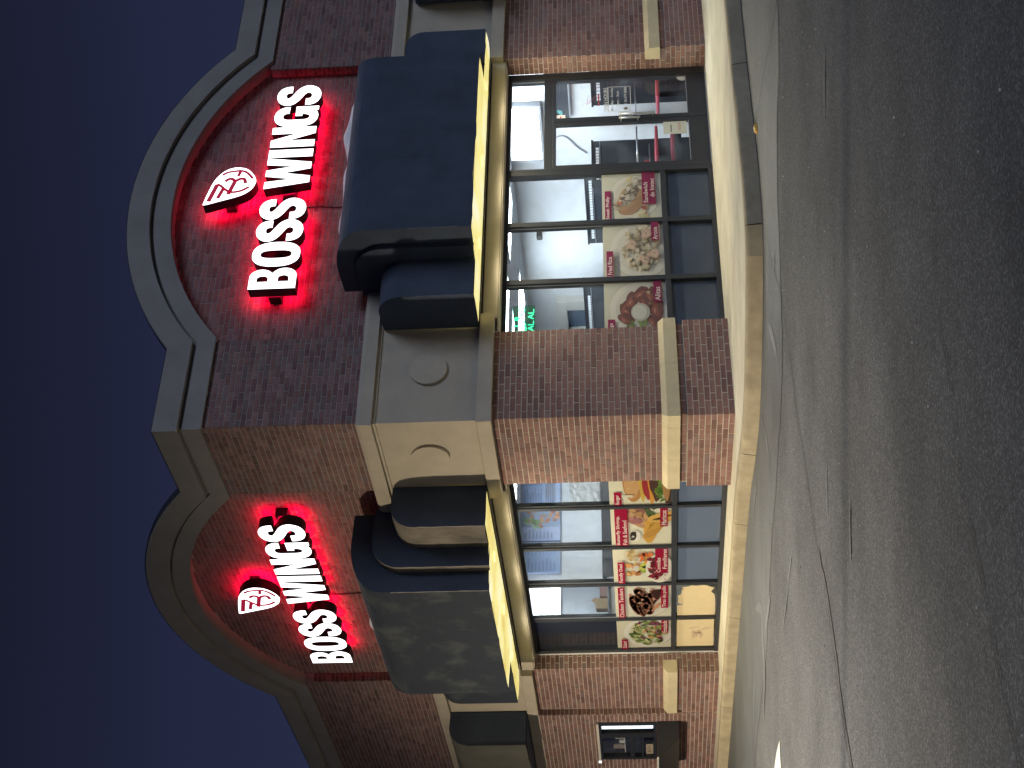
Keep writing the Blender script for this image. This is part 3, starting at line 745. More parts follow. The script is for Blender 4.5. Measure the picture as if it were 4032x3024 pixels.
def awning(f, lab, worn, zc, near, step, mid_end, slant, far_end, far_end_p):
    t = thing('awning', lab, 'awning', loc=(0,0,0))
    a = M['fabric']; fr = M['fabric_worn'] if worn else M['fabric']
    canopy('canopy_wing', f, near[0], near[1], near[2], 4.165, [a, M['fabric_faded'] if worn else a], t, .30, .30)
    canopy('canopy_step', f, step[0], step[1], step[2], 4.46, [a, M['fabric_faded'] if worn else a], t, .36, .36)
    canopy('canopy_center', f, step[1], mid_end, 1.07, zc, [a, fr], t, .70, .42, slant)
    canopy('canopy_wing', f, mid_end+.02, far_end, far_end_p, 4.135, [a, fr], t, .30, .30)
    # stitched hems: thin pale worn piping on the forward corners
    for (s, p, z0, z1) in ((near[0],near[2],3.0,3.85),(step[0],step[2],3.0,4.05),(step[1],1.07,3.0,4.2)) if worn else ((near[0],near[2],3.05,3.7),(step[1],1.07,3.15,3.75)):
        mb = MB(); pts = [F(f, s+.004*math.sin(k*2.1), -p-.003, z0+(z1-z0)*k/9) for k in range(10)]
        mb.tube(pts, [.003+.003*abs(math.sin(k*1.7+p)) for k in range(10)], 5); mb.build('piping', mat('worn_piping', (.42,.37,.31) if worn else (.13,.15,.19), .9), t)
    # lit liner under the awning, hung in folds
    rows = []; n = 120
    s_a, s_b = near[0]+.02, far_end-.02
    for k in range(n+1):
        s = s_a+(s_b-s_a)*k/n
        if s < near[1]: p = near[2]
        elif s < step[1]: p = step[2]
        elif s < mid_end: p = 1.07
        else: p = far_end_p
        fold = .006*math.sin(s*9)+.006*math.sin(s*23+1)+.004*math.sin(s*41)
        rows.append([F(f, s, -(p-.03)*(1-q)-.012*q, 2.987+(.004 if q == 0 else 0)-.012*math.sin(q*math.pi)*(1+.6*math.sin(s*3)) + fold*math.sin(q*math.pi)) for q in (0,.2,.4,.6,.8,1)])
    mb = MB(); mb.grid(rows); mb.build('underside_liner', M['liner'], t, smooth=True)
    mb = MB(); mb.tube([F(f, s_a, -.018, 2.986), F(f, s_b, -.018, 2.986)], .012, 8); mb.build('frame_bar', M['bar'], t)
    # downlights let into the underside
    for s in (2.35, 3.75, 5.15):
        mb = MB(); mb.tube([F(f,s,-.44,2.972),F(f,s,-.44,2.95)], .07, 14); mb.build('downlight', M['downlight'], t)
        l = bpy.data.lights.new('downlight', 'SPOT'); l.energy = 150; l.color = (1.0,.90,.66); l.spot_size = R(172); l.spot_blend = .6; l.shadow_soft_size = .08
        lo = bpy.data.objects.new('downlight_lamp', l); C.objects.link(lo); lo.parent = t; lo.location = F(f, s, -.44, 2.94)
    # loose white lining showing along the top
    rows = []; n = 70; a0, a1 = step[1]+.45, mid_end+(.6 if f == 1 else .45)
    for k in range(n+1):
        s = a0+(a1-a0)*k/n; e = min(1, 6*k/n, 5*(n-k)/n)
        h = e*(.105+.03*math.sin(s*3.1)+.022*math.sin(s*7.3)); x = .03*math.sin(s*11)+.02*math.sin(s*5)
        rows.append([F(f, s, .03, zc-.03), F(f, s, -.12+x, zc+h*.9), F(f, s, -.22+x, zc+h), F(f, s, -.30+x*.6, zc+h*.55), F(f, s, -.36, zc-.012)])
    mb = MB(); mb.grid(rows); mb.build('loose_lining', M['white_fabric'], t, smooth=True)
    return t
awning(1, 'navy stepped canvas awning over the double door, lit yellow underneath', False, 4.705, (1.432,2.0,.578), (2.0,2.07,.80), 5.09, .72, 6.17, .53)
awning(2, 'faded navy stepped canvas awning over the five bay window with worn patches', True, 4.75, (1.43,1.932,.532), (1.932,2.068,.80), 4.99, .75, 6.47, .55)
def side_awning(f, lab, s0, s1, p, zt, front):
    t = thing('awning', lab, 'awning')
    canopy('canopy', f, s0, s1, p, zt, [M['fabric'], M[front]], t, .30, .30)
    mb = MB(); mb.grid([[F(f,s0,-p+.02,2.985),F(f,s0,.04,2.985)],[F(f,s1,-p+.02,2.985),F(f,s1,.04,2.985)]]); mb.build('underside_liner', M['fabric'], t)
    mb = MB(); mb.tube([F(f,s0-.002,-p-.002,3.0),F(f,s0-.002,-p-.002,zt-.3)], .005, 5); mb.build('piping', M['bar'], t)
side_awning(2, 'plain dark awning with grey front above the service window', 8.10, 12.6, .51, 4.215, 'fabric_grey')
side_awning(1, 'dark awning of the next unit beyond the end pier, just in view', 7.46, 10.5, .52, 4.12, 'fabric')

# ------------------------------------------------------------------ illuminated signs
def stroke(pts, wd, caps=True):
    """outline of a thick polyline; wd a number or one per point"""
    P = [Vector(p) for p in pts]; n = len(P); L_ = []; R_ = []
    for i, p in enumerate(P):
        t = (P[min(i+1,n-1)]-P[max(i-1,0)]).normalized(); nn = Vector((-t.y,t.x)); ww = (wd[i] if isinstance(wd,(list,tuple)) else wd)/2
        L_.append(p+nn*ww); R_.append(p-nn*ww)
    return [tuple(p) for p in L_+R_[::-1]]
def arc(cx, cy, rx, ry, a0, a1, n=14):
    return [(cx+rx*math.cos(R(a0+(a1-a0)*k/n)), cy+ry*math.sin(R(a0+(a1-a0)*k/n))) for k in range(n+1)]
def glyph(ch):
    """outer outline and holes in a cell of height 1; returns (outer, holes, width)"""
    if ch == 'I': return [(0,0),(.225,0),(.225,1),(0,1)], [], .225
    if ch == 'N':
        return [(0,0),(.195,0),(.195,.60),(.385,0),(.585,0),(.585,1),(.39,1),(.39,.42),(.205,1),(0,1)], [], .585
    if ch == 'W':
        return [(.15,0),(.335,0),(.44,.60),(.545,0),(.73,0),(.88,1),(.685,1),(.62,.40),(.525,1),(.355,1),(.26,.40),(.195,1),(0,1)], [], .88
    if ch == 'O':
        o = []; i = []
        for k in range(40):
            a = 2*math.pi*k/40; c, s = math.cos(a), math.sin(a); e = .82
            o.append((.31+.31*math.copysign(abs(c)**e,c), .5+.515*math.copysign(abs(s)**e,s)))
            i.append((.31+.10*math.copysign(abs(c)**.7,c), .5+.335*math.copysign(abs(s)**.7,s)))
        return o, [i], .62
    if ch == 'B':
        o = [(0,0),(.30,0)] + arc(.36,.265,.235,.265,-80,62,12) + arc(.35,.75,.215,.25,-62,85,12) + [(.30,1),(0,1)]
        h1 = [(.205,.16),(.29,.16)] + arc(.30,.275,.085,.115,-80,80,8) + [(.205,.39)]
        h2 = [(.205,.60),(.28,.60)] + arc(.29,.72,.08,.12,-80,80,8) + [(.205,.84)]
        return o, [h1, h2], .595
    if ch == 'S':
        c = [(.475,.665),(.470,.76),(.42,.86),(.30,.905),(.17,.87),(.105,.775),(.115,.675),(.19,.59),(.30,.515),(.41,.44),(.475,.345),(.475,.24),(.41,.135),(.285,.095),(.155,.135),(.10,.235),(.095,.335)]
        pp = smooth_path([Vector((x,y,0)) for x,y in c], 4); n = len(pp)
        wd = [.195+.03*math.sin(math.pi*min(1, k/(n-1))) for k in range(n)]
        return stroke([(p.x,p.y) for p in pp], wd), [], .585
    if ch == 'G':
        c = [(.49,.665),(.485,.76),(.42,.865),(.305,.905),(.18,.865),(.11,.74),(.10,.5),(.11,.26),(.18,.135),(.295,.095),(.40,.135),(.455,.25),(.475,.36)]
        pp = smooth_path([Vector((x,y,0)) for x,y in c], 4)
        o = stroke([(p.x,p.y) for p in pp], .20)
        return o, [], .60
def solid(mb, f, outer, holes, s0, z0, sx, sz, d_face, d_back, flip):
    """extruded sign piece: material 0 face, 1 side, 2 back"""
    def P(p, d): s = s0+(-p[0] if flip else p[0])*sx; return F(f, s, d, z0+p[1]*sz)
    loops = [outer]+holes; flat = [p for l in loops for p in l]
    tris = geometry.tessellate_polygon([[Vector((p[0],p[1],0)) for p in l] for l in loops])
    A = [mb.pt(P(p, d_face)) for p in flat]; B_ = [mb.pt(P(p, d_back)) for p in flat]
    for t in tris: mb.face([A[k] for k in t], mi=0); mb.face([B_[k] for k in t[::-1]], mi=2)
    o = 0
    for l in loops:
        n = len(l)
        for k in range(n): mb.face((A[o+k],A[o+(k+1)%n],B_[o+(k+1)%n],B_[o+k]), mi=1)
        o += n
LOGO = [(-.351,.33),(-.13,.29),(.076,.243),(.186,.199),(.309,.116),(.373,.009),(.378,-.085),(.342,-.185),(.244,-.272),(.114,-.33),(.018,-.329),(-.094,-.287),(-.187,-.196),(-.247,-.073),(-.306,.097),(-.356,.236),(-.378,.32)]
LINES = [([(.231,.134),(.284,.06),(.302,-.037),(.305,-.115),(.26,-.198),(.132,-.287)],.026),([(.299,-.106),(.195,-.083)],.03),([(.094,.082),(.14,.038),(.141,-.009),(.101,-.055),(.136,-.117),(.127,-.173),(.04,-.197)],.034),([(.11,-.057),(-.178,.014)],.04),
         ([(-.037,-.252),(-.104,-.167),(-.133,-.074),(-.123,.002),(-.061,.075),(.013,.137),(.041,.185)],.028),([(.041,.18),(-.308,.263)],.042),([(-.044,.087),(-.247,.145)],.036)]
def sign(f, lab, s_first, widths, zb, h, cs, cz, ls, dF, dB):
    """letters BOSS WINGS standing off the wall on a black raceway, red light behind them"""
    flip = f == 2; t = thing('channel_letter_sign', lab, 'sign')
    mats = [M['letter_face'], M['letter_side'], M['letter_back']]
    for ch, (a, c) in zip('BOSSWINGS', widths):
        o, hs, w_ = glyph(ch); mb = MB()
        sx = (c-a)/w_
        solid(mb, f, o, hs, (s_first-a) if flip else (s_first+a), zb, sx, h, dF, dB, flip)
        if ch == 'G':
            bar_ = [(.30,.40),(.585,.40),(.585,.005),(.47,.005),(.45,.10),(.40,.245),(.30,.245)]
            bar_ = [(.305,.52),(.59,.52),(.59,.0),(.475,.0),(.44,.12),(.395,.20),(.395,.365),(.305,.365)]
            solid(mb, f, bar_, [], (s_first-a) if flip else (s_first+a), zb, sx, h, dF-.003, dB+.002, flip)
        L_ = mb.build('letter', mats, t, recalc=True)
    a, c = widths[0][0], widths[-1][1]
    mb = MB(); mb.fbox(f, *(((s_first-c+.04), (s_first-a-.0)) if flip else (s_first+a, s_first+c-.04)), dB+.012, SD+.004, zb+h*.36, zb+h*.62); mb.build('raceway', M['letter_side'], t)
    for k in range(9):
        a, c = widths[k]; mid = (a+c)/2; s = s_first-mid if flip else s_first+mid
        mb = MB(); mb.fbox(f, s-.012, s+.012, dB, dB+.014, zb+h*.4, zb+h*.58); mb.build('bracket', M['letter_side'], t)
    mb = MB(); pp = smooth_path([Vector((x,y,0)) for x,y in LOGO+[LOGO[0]]], 3)[:-1]
    solid(mb, f, [(p.x,p.y) for p in pp], [], cs, cz, ls, 1.0, dF, dB, flip)
    lg = mb.build('logo', mats, t, recalc=True)
    for pts, wd in LINES:
        q = smooth_path([Vector((x,y,0)) for x,y in pts], 4); mb = MB()
        solid(mb, f, stroke([(p.x,p.y) for p in q], wd*1.45), [], cs, cz, ls, 1.0, dF-.004, dF+.001, flip); mb.build('logo_line', M['logo_red'], lg)
    mb = MB(); mb.fbox(f, cs-.20, cs+.10, dB+.006, SD+.004, cz-.05, cz+.09); mb.build('logo_bracket', M['letter_side'], lg)
    # power lead down to the awning
    s = s_first-(1.62 if flip else 0)+(1.62 if not flip else 0)
    mb = MB(); mb.tube([F(f,s,SD-.012,zb+.1),F(f,s+.01,SD-.012,zb-.12),F(f,s-.015,SD-.012,zb-.32),F(f,s,SD-.012,zb-.62)], .007, 6); mb.build('power_lead', M['black'], t)
W1 = [(0,.335),(.365,.775),(.795,1.155),(1.17,1.53),(1.715,2.275),(2.285,2.425),(2.475,2.85),(2.865,3.25),(3.28,3.655)]
sign(1, 'lit white BOSS WINGS letters and leaf logo over the double door front', 2.085, W1, 5.305, .60, 3.885, 6.355, .872, -.05, .105)
W2 = [(a*1.085,c*1.085) for a,c in W1]
sign(2, 'lit white BOSS WINGS letters and leaf logo over the five bay window front', 6.09, W2, 5.43, .60, 4.122, 6.45, .97, -.03, .118)

# ------------------------------------------------------------------ lettering helper (built-in font turned into mesh)
def text_geo(txt, align='CENTER', weight=.012, width=1.0):
    cu = bpy.data.curves.new('t', 'FONT'); cu.body = txt; cu.size = 1; cu.align_x = align; cu.align_y = 'CENTER'; cu.offset = weight; cu.resolution_u = 2; cu.space_line = .92
    o = bpy.data.objects.new('t', cu); C.objects.link(o)
    dg = bpy.context.evaluated_depsgraph_get(); me = bpy.data.meshes.new_from_object(o.evaluated_get(dg))
    V = [v.co.copy() for v in me.vertices]; Fc = [tuple(p.vertices) for p in me.polygons]
    bpy.data.objects.remove(o); bpy.data.curves.remove(cu); bpy.data.meshes.remove(me)
    if not V: return [], []
    x0 = min(v.x for v in V); x1 = max(v.x for v in V); y0 = min(v.y for v in V); y1 = max(v.y for v in V)
    return [((v.x-x0)/(x1-x0), (v.y-y0)/(y1-y0)) for v in V], Fc
class Flat:
    """flat print laid on a front: u runs to the viewer's right, v up, layers stand a hair apart"""
    def __init__(self, f, s0, s1, z0, z1, d, layer=.0012):
        self.f, self.s0, self.s1, self.z0, self.z1, self.d, self.layer = f, s0, s1, z0, z1, d, layer; self.k = 0; self.mb = MB()
        self.asp = (s1-s0)/(z1-z0)
    def P(self, u, v):
        s = self.s0+u*(self.s1-self.s0) if self.f == 1 else self.s1-u*(self.s1-self.s0)
        return F(self.f, s, self.d-self.layer*self.k, self.z0+v*(self.z1-self.z0))
    def up(self): self.k += 1; return self
    def poly(self, pts, col): self.mb.poly([self.P(u,v) for u,v in pts], col)
    def rect(self, u0, u1, v0, v1, col): self.poly([(u0,v0),(u1,v0),(u1,v1),(u0,v1)], col)
    def blob(self, u, v, ru, rv, col, rot=0, rough=.12, n=14, clip=True):
        pts = []; ph = random.uniform(0,6)
        for k in range(n):
            a = 2*math.pi*k/n; r = 1+rough*math.sin(3*a+ph)+rough*random.uniform(-.6,.6)
            x, y = ru*r*math.cos(a), rv*r*math.sin(a)*self.asp
            x, y = x*math.cos(rot)-y*math.sin(rot), x*math.sin(rot)+y*math.cos(rot)
            p = (u+x, v+y/1.0)
            pts.append((min(1,max(0,p[0])), min(1,max(0,p[1]))) if clip else p)
        self.poly(pts, col)
    def text(self, txt, u0, u1, v0, v1, col, weight=.012):
        V, Fc = text_geo(txt, 'LEFT', weight)
        ids = [self.mb.pt(self.P(u0+x*(u1-u0), v0+y*(v1-v0))) for x, y in V]
        for t in Fc: self.mb.face([ids[k] for k in t], col)
    def build(self, name, m, parent): return self.mb.build(name, m, parent, recalc=False)

RED = (.33,.015,.055); WHT = (.82,.80,.76); OFF = (.66,.64,.53)
def dulled(mb, k):  # mixes print colours toward grey, standing in for glare and backlight
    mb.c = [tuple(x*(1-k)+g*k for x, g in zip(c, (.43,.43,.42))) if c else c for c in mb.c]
def poster(f, s0, s1, z0, z1, d, lab, bgc, art, tags, n_tags=2):
    t = thing('menu_poster', lab, 'poster', 'menu posters in the shop windows')
    b = MB(); b.fbox(f, s0, s1, d, d+.002, z0, z1, bgc); b.build('sheet', M['print'], t)
    p = Flat(f, s0, s1, z0, z1, d-.0012, .0006); art(p)
    if f == 1: dulled(p.mb, .18)
    p.build('food_print', M['print'], t)
    q = Flat(f, s0, s1, z0, z1, d-.0012-.0006*(p.k+2), .0008)
    for (u0,u1,v0,v1,_) in tags:
        q.mb = MB(); q.rect(u0,u1,v0,v1,RED if f == 2 else (.25,.045,.115)); q.build('caption_strip', M['print'], t)  # short-front strips darker and purple: glare and backlight put into the colour
    q2 = Flat(f, s0, s1, z0, z1, q.d-.0012, .0008)
    for (u0,u1,v0,v1,lines) in tags:
        n = len(lines); hh = (v1-v0)/n; q2.mb = MB()
        for i, (tx, a, c) in enumerate(lines):
            q2.text(tx, a, c, v1-hh*(i+1)+hh*.16, v1-hh*i-hh*.16, WHT)
        q2.build('caption', M['print'], t)
    return t
def plate(p, u, v, ru, rv, col=(.74,.73,.68)):
    p.up().blob(u, v, ru, rv, (.45,.44,.40), 0, .0, 30); p.up().blob(u, v+.008, ru*.985, rv*.975, col, 0, .0, 30); p.up().blob(u, v+.012, ru*.80, rv*.78, (.66,.65,.60), 0, .0, 26)
def scatter(p, n, u0, u1, v0, v1, r0, r1, pal, flat=.6, inside=None, rot=None):
    for i in range(n):
        if i % 3 == 0: p.up()
        for _ in range(30):
            u = random.uniform(u0,u1); v = random.uniform(v0,v1)
            if inside is None or inside(u,v): break
        r = random.uniform(r0,r1); c = random.choice(pal); k = random.uniform(.75,1.2)
        p.blob(u, v, r, r*flat, tuple(min(.9,x*k) for x in c), random.uniform(0,3.1) if rot is None else rot+random.uniform(-.4,.4), .22, 10)
def ell(cu, cv, ru, rv): return lambda u, v: ((u-cu)/ru)**2+((v-cv)/rv)**2 < 1
TAN=(.50,.33,.16); DK=(.16,.06,.05); GRN=(.13,.22,.05)
def art_philly(p):
    plate(p,.50,.44,.46,.40)
    scatter(p,22,.08,.92,.2,.75,.06,.11,[(.62,.56,.34),(.55,.50,.30),(.66,.62,.42)],.28)
    p.up().blob(.42,.44,.40,.15,(.40,.24,.15),-.62,.06,22); p.up().blob(.54,.50,.40,.145,(.46,.30,.18),-.62,.06,22); p.up().blob(.55,.52,.33,.09,(.15,.11,.10),-.62,.1,20)
    scatter(p,46,.22,.88,.22,.82,.025,.055,[(.52,.49,.42),(.34,.29,.25),(.62,.60,.54),(.22,.18,.16),(.45,.40,.34)],.7,lambda u,v: abs((v-.52)+.72*(u-.55))<.12)
    scatter(p,5,.1,.3,.25,.4,.02,.03,[(.45,.12,.10)],.8); p.up().blob(.36,.70,.03,.03,(.75,.20,.14),0,.1)
def art_rice(p):
    plate(p,.52,.36,.52,.46)
    scatter(p,170,.10,.98,.10,.66,.018,.045,[(.56,.50,.36),(.62,.57,.44),(.44,.38,.27),(.30,.25,.18),(.66,.60,.50)],.8,ell(.55,.36,.44,.32))
    for u,v in ((.30,.32),(.78,.28),(.58,.52),(.40,.16)):
        p.up().blob(u,v,.085,.075,(.60,.42,.36),.4,.12,16); p.up().blob(u,v,.05,.04,(.66,.55,.44),.2,.15,12); p.up().blob(u+.01,v,.02,.016,(.36,.24,.2),0,.1)
    scatter(p,10,.15,.9,.12,.6,.012,.02,[(.14,.16,.08)],.7,ell(.55,.36,.44,.32))
def art_wings(p):
    plate(p,.52,.42,.50,.42)
    for u,v,r,a in ((.50,.62,.20,.3),(.68,.55,.18,-.5),(.80,.40,.16,-1.0),(.72,.24,.19,.2),(.52,.16,.20,.1),(.36,.66,.14,.9),(.30,.22,.14,.4),(.60,.34,.16,.3)):
        p.up().blob(u,v,r,r*.5,(.15,.045,.05),a,.15,16); p.up().blob(u-.02,v+.025,r*.62,r*.24,(.30,.09,.075),a,.2,12); p.up().blob(u-.03,v+.03,r*.25,r*.08,(.50,.24,.19),a,.2,8)
    scatter(p,10,.05,.28,.36,.64,.05,.09,[(.14,.24,.06),(.22,.32,.10)],.3)
    p.up().blob(.46,.42,.155,.13,(.52,.52,.47),0,.0,22); p.up().blob(.46,.435,.125,.10,(.70,.71,.66),0,.0,20)
    scatter(p,4,.6,.8,.12,.3,.02,.035,[(.52,.40,.28)],.7)
def art_burger(p):
    p.up().rect(.0,1,.0,.10,(.10,.07,.06))
    p.up().blob(.62,.60,.55,.16,(.46,.25,.10),0,.03,24); p.up().blob(.60,.63,.46,.11,(.60,.38,.19),0,.05,22)
    scatter(p,14,.3,.95,.58,.7,.008,.012,[(.8,.72,.5)],.6)
    p.up().blob(.62,.46,.52,.055,(.58,.42,.10),0,.14,22); p.up().blob(.62,.385,.52,.065,(.36,.05,.06),0,.10,22); p.up().blob(.62,.30,.54,.07,(.66,.33,.07),0,.16,24); p.up().blob(.62,.25,.52,.085,(.10,.055,.05),0,.1,22)
    scatter(p,22,.1,1,.14,.24,.05,.09,[(.16,.27,.06),(.28,.38,.10),(.10,.18,.05)],.5); p.up().blob(.62,.08,.52,.06,(.42,.24,.11),0,.05,20)
    p.up().rect(.2,.26,.62,.80,(.62,.60,.52))
def art_fish(p):
    p.up().blob(.80,.53,.26,.20,(.22,.12,.09),0,.2,18)
    scatter(p,26,.5,1,.36,.74,.05,.095,[(.55,.33,.17),(.62,.42,.28),(.36,.16,.15),(.44,.20,.22),(.58,.40,.24)],.75)
    scatter(p,8,.75,.98,.28,.42,.04,.07,[(.10,.15,.07),(.16,.22,.08)],.6)
    for k in range(9):
        a = -.25-.12*k; p.up().blob(.36+.05*k,.33-.028*k,.34,.085,random.choice([(.60,.36,.09),(.68,.44,.13),(.52,.30,.08)]),a,.1,18)
        p.blob(.33+.05*k,.35-.028*k,.22,.018,(.76,.55,.24),a,.2,10)
    p.up().blob(.26,.60,.14,.075,(.72,.71,.69),0,.0,20); p.up().blob(.26,.635,.115,.045,(.05,.04,.04),0,.05,18)
    scatter(p,9,.16,.36,.60,.67,.018,.03,[(.75,.73,.7),(.06,.05,.05)],.8)
def art_family(p):
    p.up().rect(0,1,0,.05,(.44,.42,.38)); p.up().blob(.5,.12,.46,.09,(.62,.61,.55),0,.02,22)
    p.up().blob(.80,.64,.20,.15,(.60,.58,.52),0,.02,22); scatter(p,50,.62,.97,.53,.76,.02,.04,[(.66,.55,.34),(.60,.48,.28),(.50,.38,.20)],.75,ell(.80,.66,.18,.11))
    scatter(p,16,.25,.52,.56,.76,.05,.08,[(.62,.34,.14),(.66,.42,.20),(.48,.23,.10)],.6); p.up().blob(.42,.60,.09,.05,(.62,.62,.60),0,.05)
    p.up().blob(.42,.50,.06,.05,(.05,.07,.05),0,.1); scatter(p,12,.28,.55,.34,.52,.05,.085,[(.50,.56,.10),(.62,.62,.16),(.26,.38,.07)],.5)
    scatter(p,14,.55,.82,.30,.50,.05,.08,[(.60,.13,.05),(.66,.22,.07),(.50,.30,.10)],.5)
    plate(p,.42,.20,.42,.20); scatter(p,18,.12,.72,.13,.36,.06,.10,[(.24,.03,.05),(.16,.03,.05),(.36,.06,.06),(.12,.05,.05)],.6); scatter(p,6,.1,.5,.1,.3,.02,.04,[(.45,.25,.3)],.5)
def art_tenders(p):
    plate(p,.50,.46,.52,.38,(.68,.67,.62))
    for u,v,r,a in ((.36,.62,.34,.25),(.42,.52,.38,.12),(.36,.42,.34,.05),(.52,.34,.34,-.5),(.70,.30,.26,-.9),(.66,.50,.30,.5)):
        p.up().blob(u,v,r,r*.26,(.30,.14,.10),a,.12,20); p.blob(u,v+.01,r*.94,r*.23,(.42,.21,.15),a,.14,18)
        scatter(p,12,max(0,u-r*.8),min(1,u+r*.8),v-.06,v+.07,.015,.04,[(.50,.29,.21),(.32,.14,.11),(.46,.25,.18)],.6)
    p.up().blob(.72,.26,.13,.07,(.06,.03,.03),.3,.2); p.up().blob(.34,.26,.16,.03,(.52,.27,.17),-.6,.1)
def art_salad(p):
    plate(p,.52,.42,.50,.40)
    scatter(p,70,.12,.95,.14,.76,.05,.10,[(.13,.20,.06),(.20,.27,.09),(.28,.34,.12),(.10,.14,.05),(.34,.38,.17)],.38,ell(.52,.45,.42,.33))
    scatter(p,14,.2,.9,.2,.7,.05,.08,[(.48,.52,.26),(.56,.58,.36)],.33,ell(.52,.45,.36,.28)); scatter(p,9,.15,.9,.15,.7,.04,.07,[(.16,.05,.10),(.22,.07,.12)],.5)
    scatter(p,7,.3,.95,.2,.6,.04,.06,[(.56,.28,.14),(.60,.40,.28)],.5); scatter(p,8,.6,.85,.58,.74,.02,.04,[(.60,.48,.20)],.4)
d1 = G1-.010; d2 = G2-.010
dim = (.56,.56,.49)  # same poster stock, darkened because the short front lies in shade
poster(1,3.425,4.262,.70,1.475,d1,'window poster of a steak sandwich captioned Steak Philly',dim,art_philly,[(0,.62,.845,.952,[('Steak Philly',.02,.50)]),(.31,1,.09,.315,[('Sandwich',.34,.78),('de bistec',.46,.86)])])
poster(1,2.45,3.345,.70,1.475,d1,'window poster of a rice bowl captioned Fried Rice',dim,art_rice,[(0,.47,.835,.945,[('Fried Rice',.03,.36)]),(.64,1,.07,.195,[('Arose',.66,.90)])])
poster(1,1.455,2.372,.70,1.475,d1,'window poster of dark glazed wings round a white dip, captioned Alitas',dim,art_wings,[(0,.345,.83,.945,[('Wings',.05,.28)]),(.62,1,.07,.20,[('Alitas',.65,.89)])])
poster(2,1.565,2.505,.705,1.50,d2,'window poster of a burger, nearest the corner pier',OFF,art_burger,[(0,.33,.805,.925,[('Burger',.03,.27)])])
poster(2,2.57,3.535,.705,1.50,d2,'window poster of golden fried fish captioned Mariscos',OFF,art_fish,[(0,1,.72,.935,[('Butterfly Shrimp,',.03,.80),('Fish & Seafood',.03,.68)]),(.50,1,.06,.185,[('Mariscos',.54,.92)])])
poster(2,3.605,4.562,.705,1.50,d2,'window poster of mixed dishes captioned Family Deal',OFF,art_family,[(0,.63,.805,.925,[('Family Deal',.04,.58)]),(.29,1,.06,.275,[('Comidas',.32,.74),('Familiares',.42,.98)])])
poster(2,4.631,5.605,.705,1.50,d2,'window poster of brown chicken strips captioned Chicken Tenders',OFF,art_tenders,[(0,.94,.83,.945,[('Chicken Tenders',.03,.91)]),(.30,1,.055,.18,[('Tiras de pollo',.33,.98)])])
poster(2,5.674,6.60,.705,1.50,d2,'window poster of a green salad in the blacked-out bay',OFF,art_salad,[(0,.345,.81,.92,[('Salad',.05,.28)]),(.54,1,.055,.18,[('Ensalada',.57,.97)])])

# brown paper taped behind the low panes
def paper_sheet(lab, s0, s1, z0, z1, pts, stain):
    mb = MB(); n = len(pts)
    P = [(s1-u*(s1-s0), z0+v*(z1-z0)) for u, v in pts]
    tris = geometry.tessellate_polygon([[Vector((a,c,0)) for a,c in P]])
    A = [mb.pt(F(2,a,G2-.008,c)) for a,c in P]; B_ = [mb.pt(F(2,a,G2-.006,c)) for a,c in P]
    for t in tris: mb.face([A[k] for k in t]); mb.face([B_[k] for k in t[::-1]])
    for k in range(n): mb.face((A[k],A[(k+1)%n],B_[(k+1)%n],B_[k]))
    o = mb.build('paper_sheet', M['brownpaper']); tag(o, lab, 'paper')
    if stain:
        q = Flat(2, s0, s1, z0, z1, G2-.0095)
        for u,v,ru,rv,c in ((.42,.52,.13,.05,(.50,.38,.26)),(.50,.40,.06,.05,(.52,.40,.28)),(.62,.22,.04,.07,(.52,.41,.28)),(.40,.35,.10,.03,(.49,.37,.26)),(.66,.55,.03,.08,(.53,.42,.29))): q.blob(u,v,ru,rv,c,.2,.3,14)
        q.build('faint_stain', M['print_opaque'], o)
torn = [(0,0),(.0,.98),(.32,.985),(.34,.86),(.36,.84),(.40,.97),(.45,.96),(.55,.95),(.64,.985),(.66,.90),(.70,.875),(.82,.87),(.84,.78),(.86,.88),(.89,.86),(.92,.66),(.95,.62),(.93,.5),(.95,.34),(.93,.22),(.90,.18),(.86,.05),(.74,.13),(.64,.03),(.40,.01)]
paper_sheet('torn tan paper sheet behind the low pane under the chicken strips poster', 4.66, 5.60, .07, .628, torn, False)
paper_sheet('whole tan paper sheet behind the low pane under the salad poster', 5.68, 6.59, .07, .628, [(0,0),(0,1),(.98,1),(.99,.42),(.96,.40),(.985,.36),(.97,.02)], True)

# vinyl on the doors, stickers, notice
v = Flat(1, 5.335, 6.078, .275, 2.09, D1+.026)
def box_line(q, u0, u1, v0, v1, w_, col):
    a = w_/q.asp
    q.rect(u0,u1,v0,v0+w_*1,col); q.rect(u0,u1,v1-w_,v1,col); q.rect(u0,u0+a,v0,v1,col); q.rect(u1-a,u1,v0,v1,col)
wc = (.55,.55,.52)
box_line(v,.12,.80,.425,.60,.005,wc)
v.text('OPEN HOURS',.13,.78,.600,.632,wc); v.text('Monday - Sunday',.15,.78,.555,.578,wc); v.text('10am - 2am',.25,.68,.515,.536,wc); v.text('4 10-679-8888',.30,.78,.455,.476,wc)
v.rect(.16,.25,.447,.484,wc)
v.up().rect(.175,.235,.456,.475,(.1,.1,.11))
for u,vv,ru,rv in ((.47,.755,.15,.004),(.42,.735,.10,.004),(.5,.715,.17,.004),(.40,.77,.09,.004),(.45,.695,.04,.004)): v.blob(u,vv,ru,rv,(.42,.09,.09),random.uniform(-.5,.5),.1,12)
v.rect(.30,.62,.665,.677,(.34,.09,.09))
o = v.build('vinyl_lettering', M['print_opaque'], dr)
st = Flat(1, 5.338, 5.41, 1.955, 2.085, D1+.024); st.rect(0,1,0,1,(.80,.74,.74)); st.up().blob(.45,.5,.28,.16,(.5,.05,.06)); st.up().blob(.7,.45,.18,.10,(.85,.8,.8))
tag(st.build('sticker', M['print_opaque'], None), 'small red and white sticker at the top edge of the door', 'sticker')
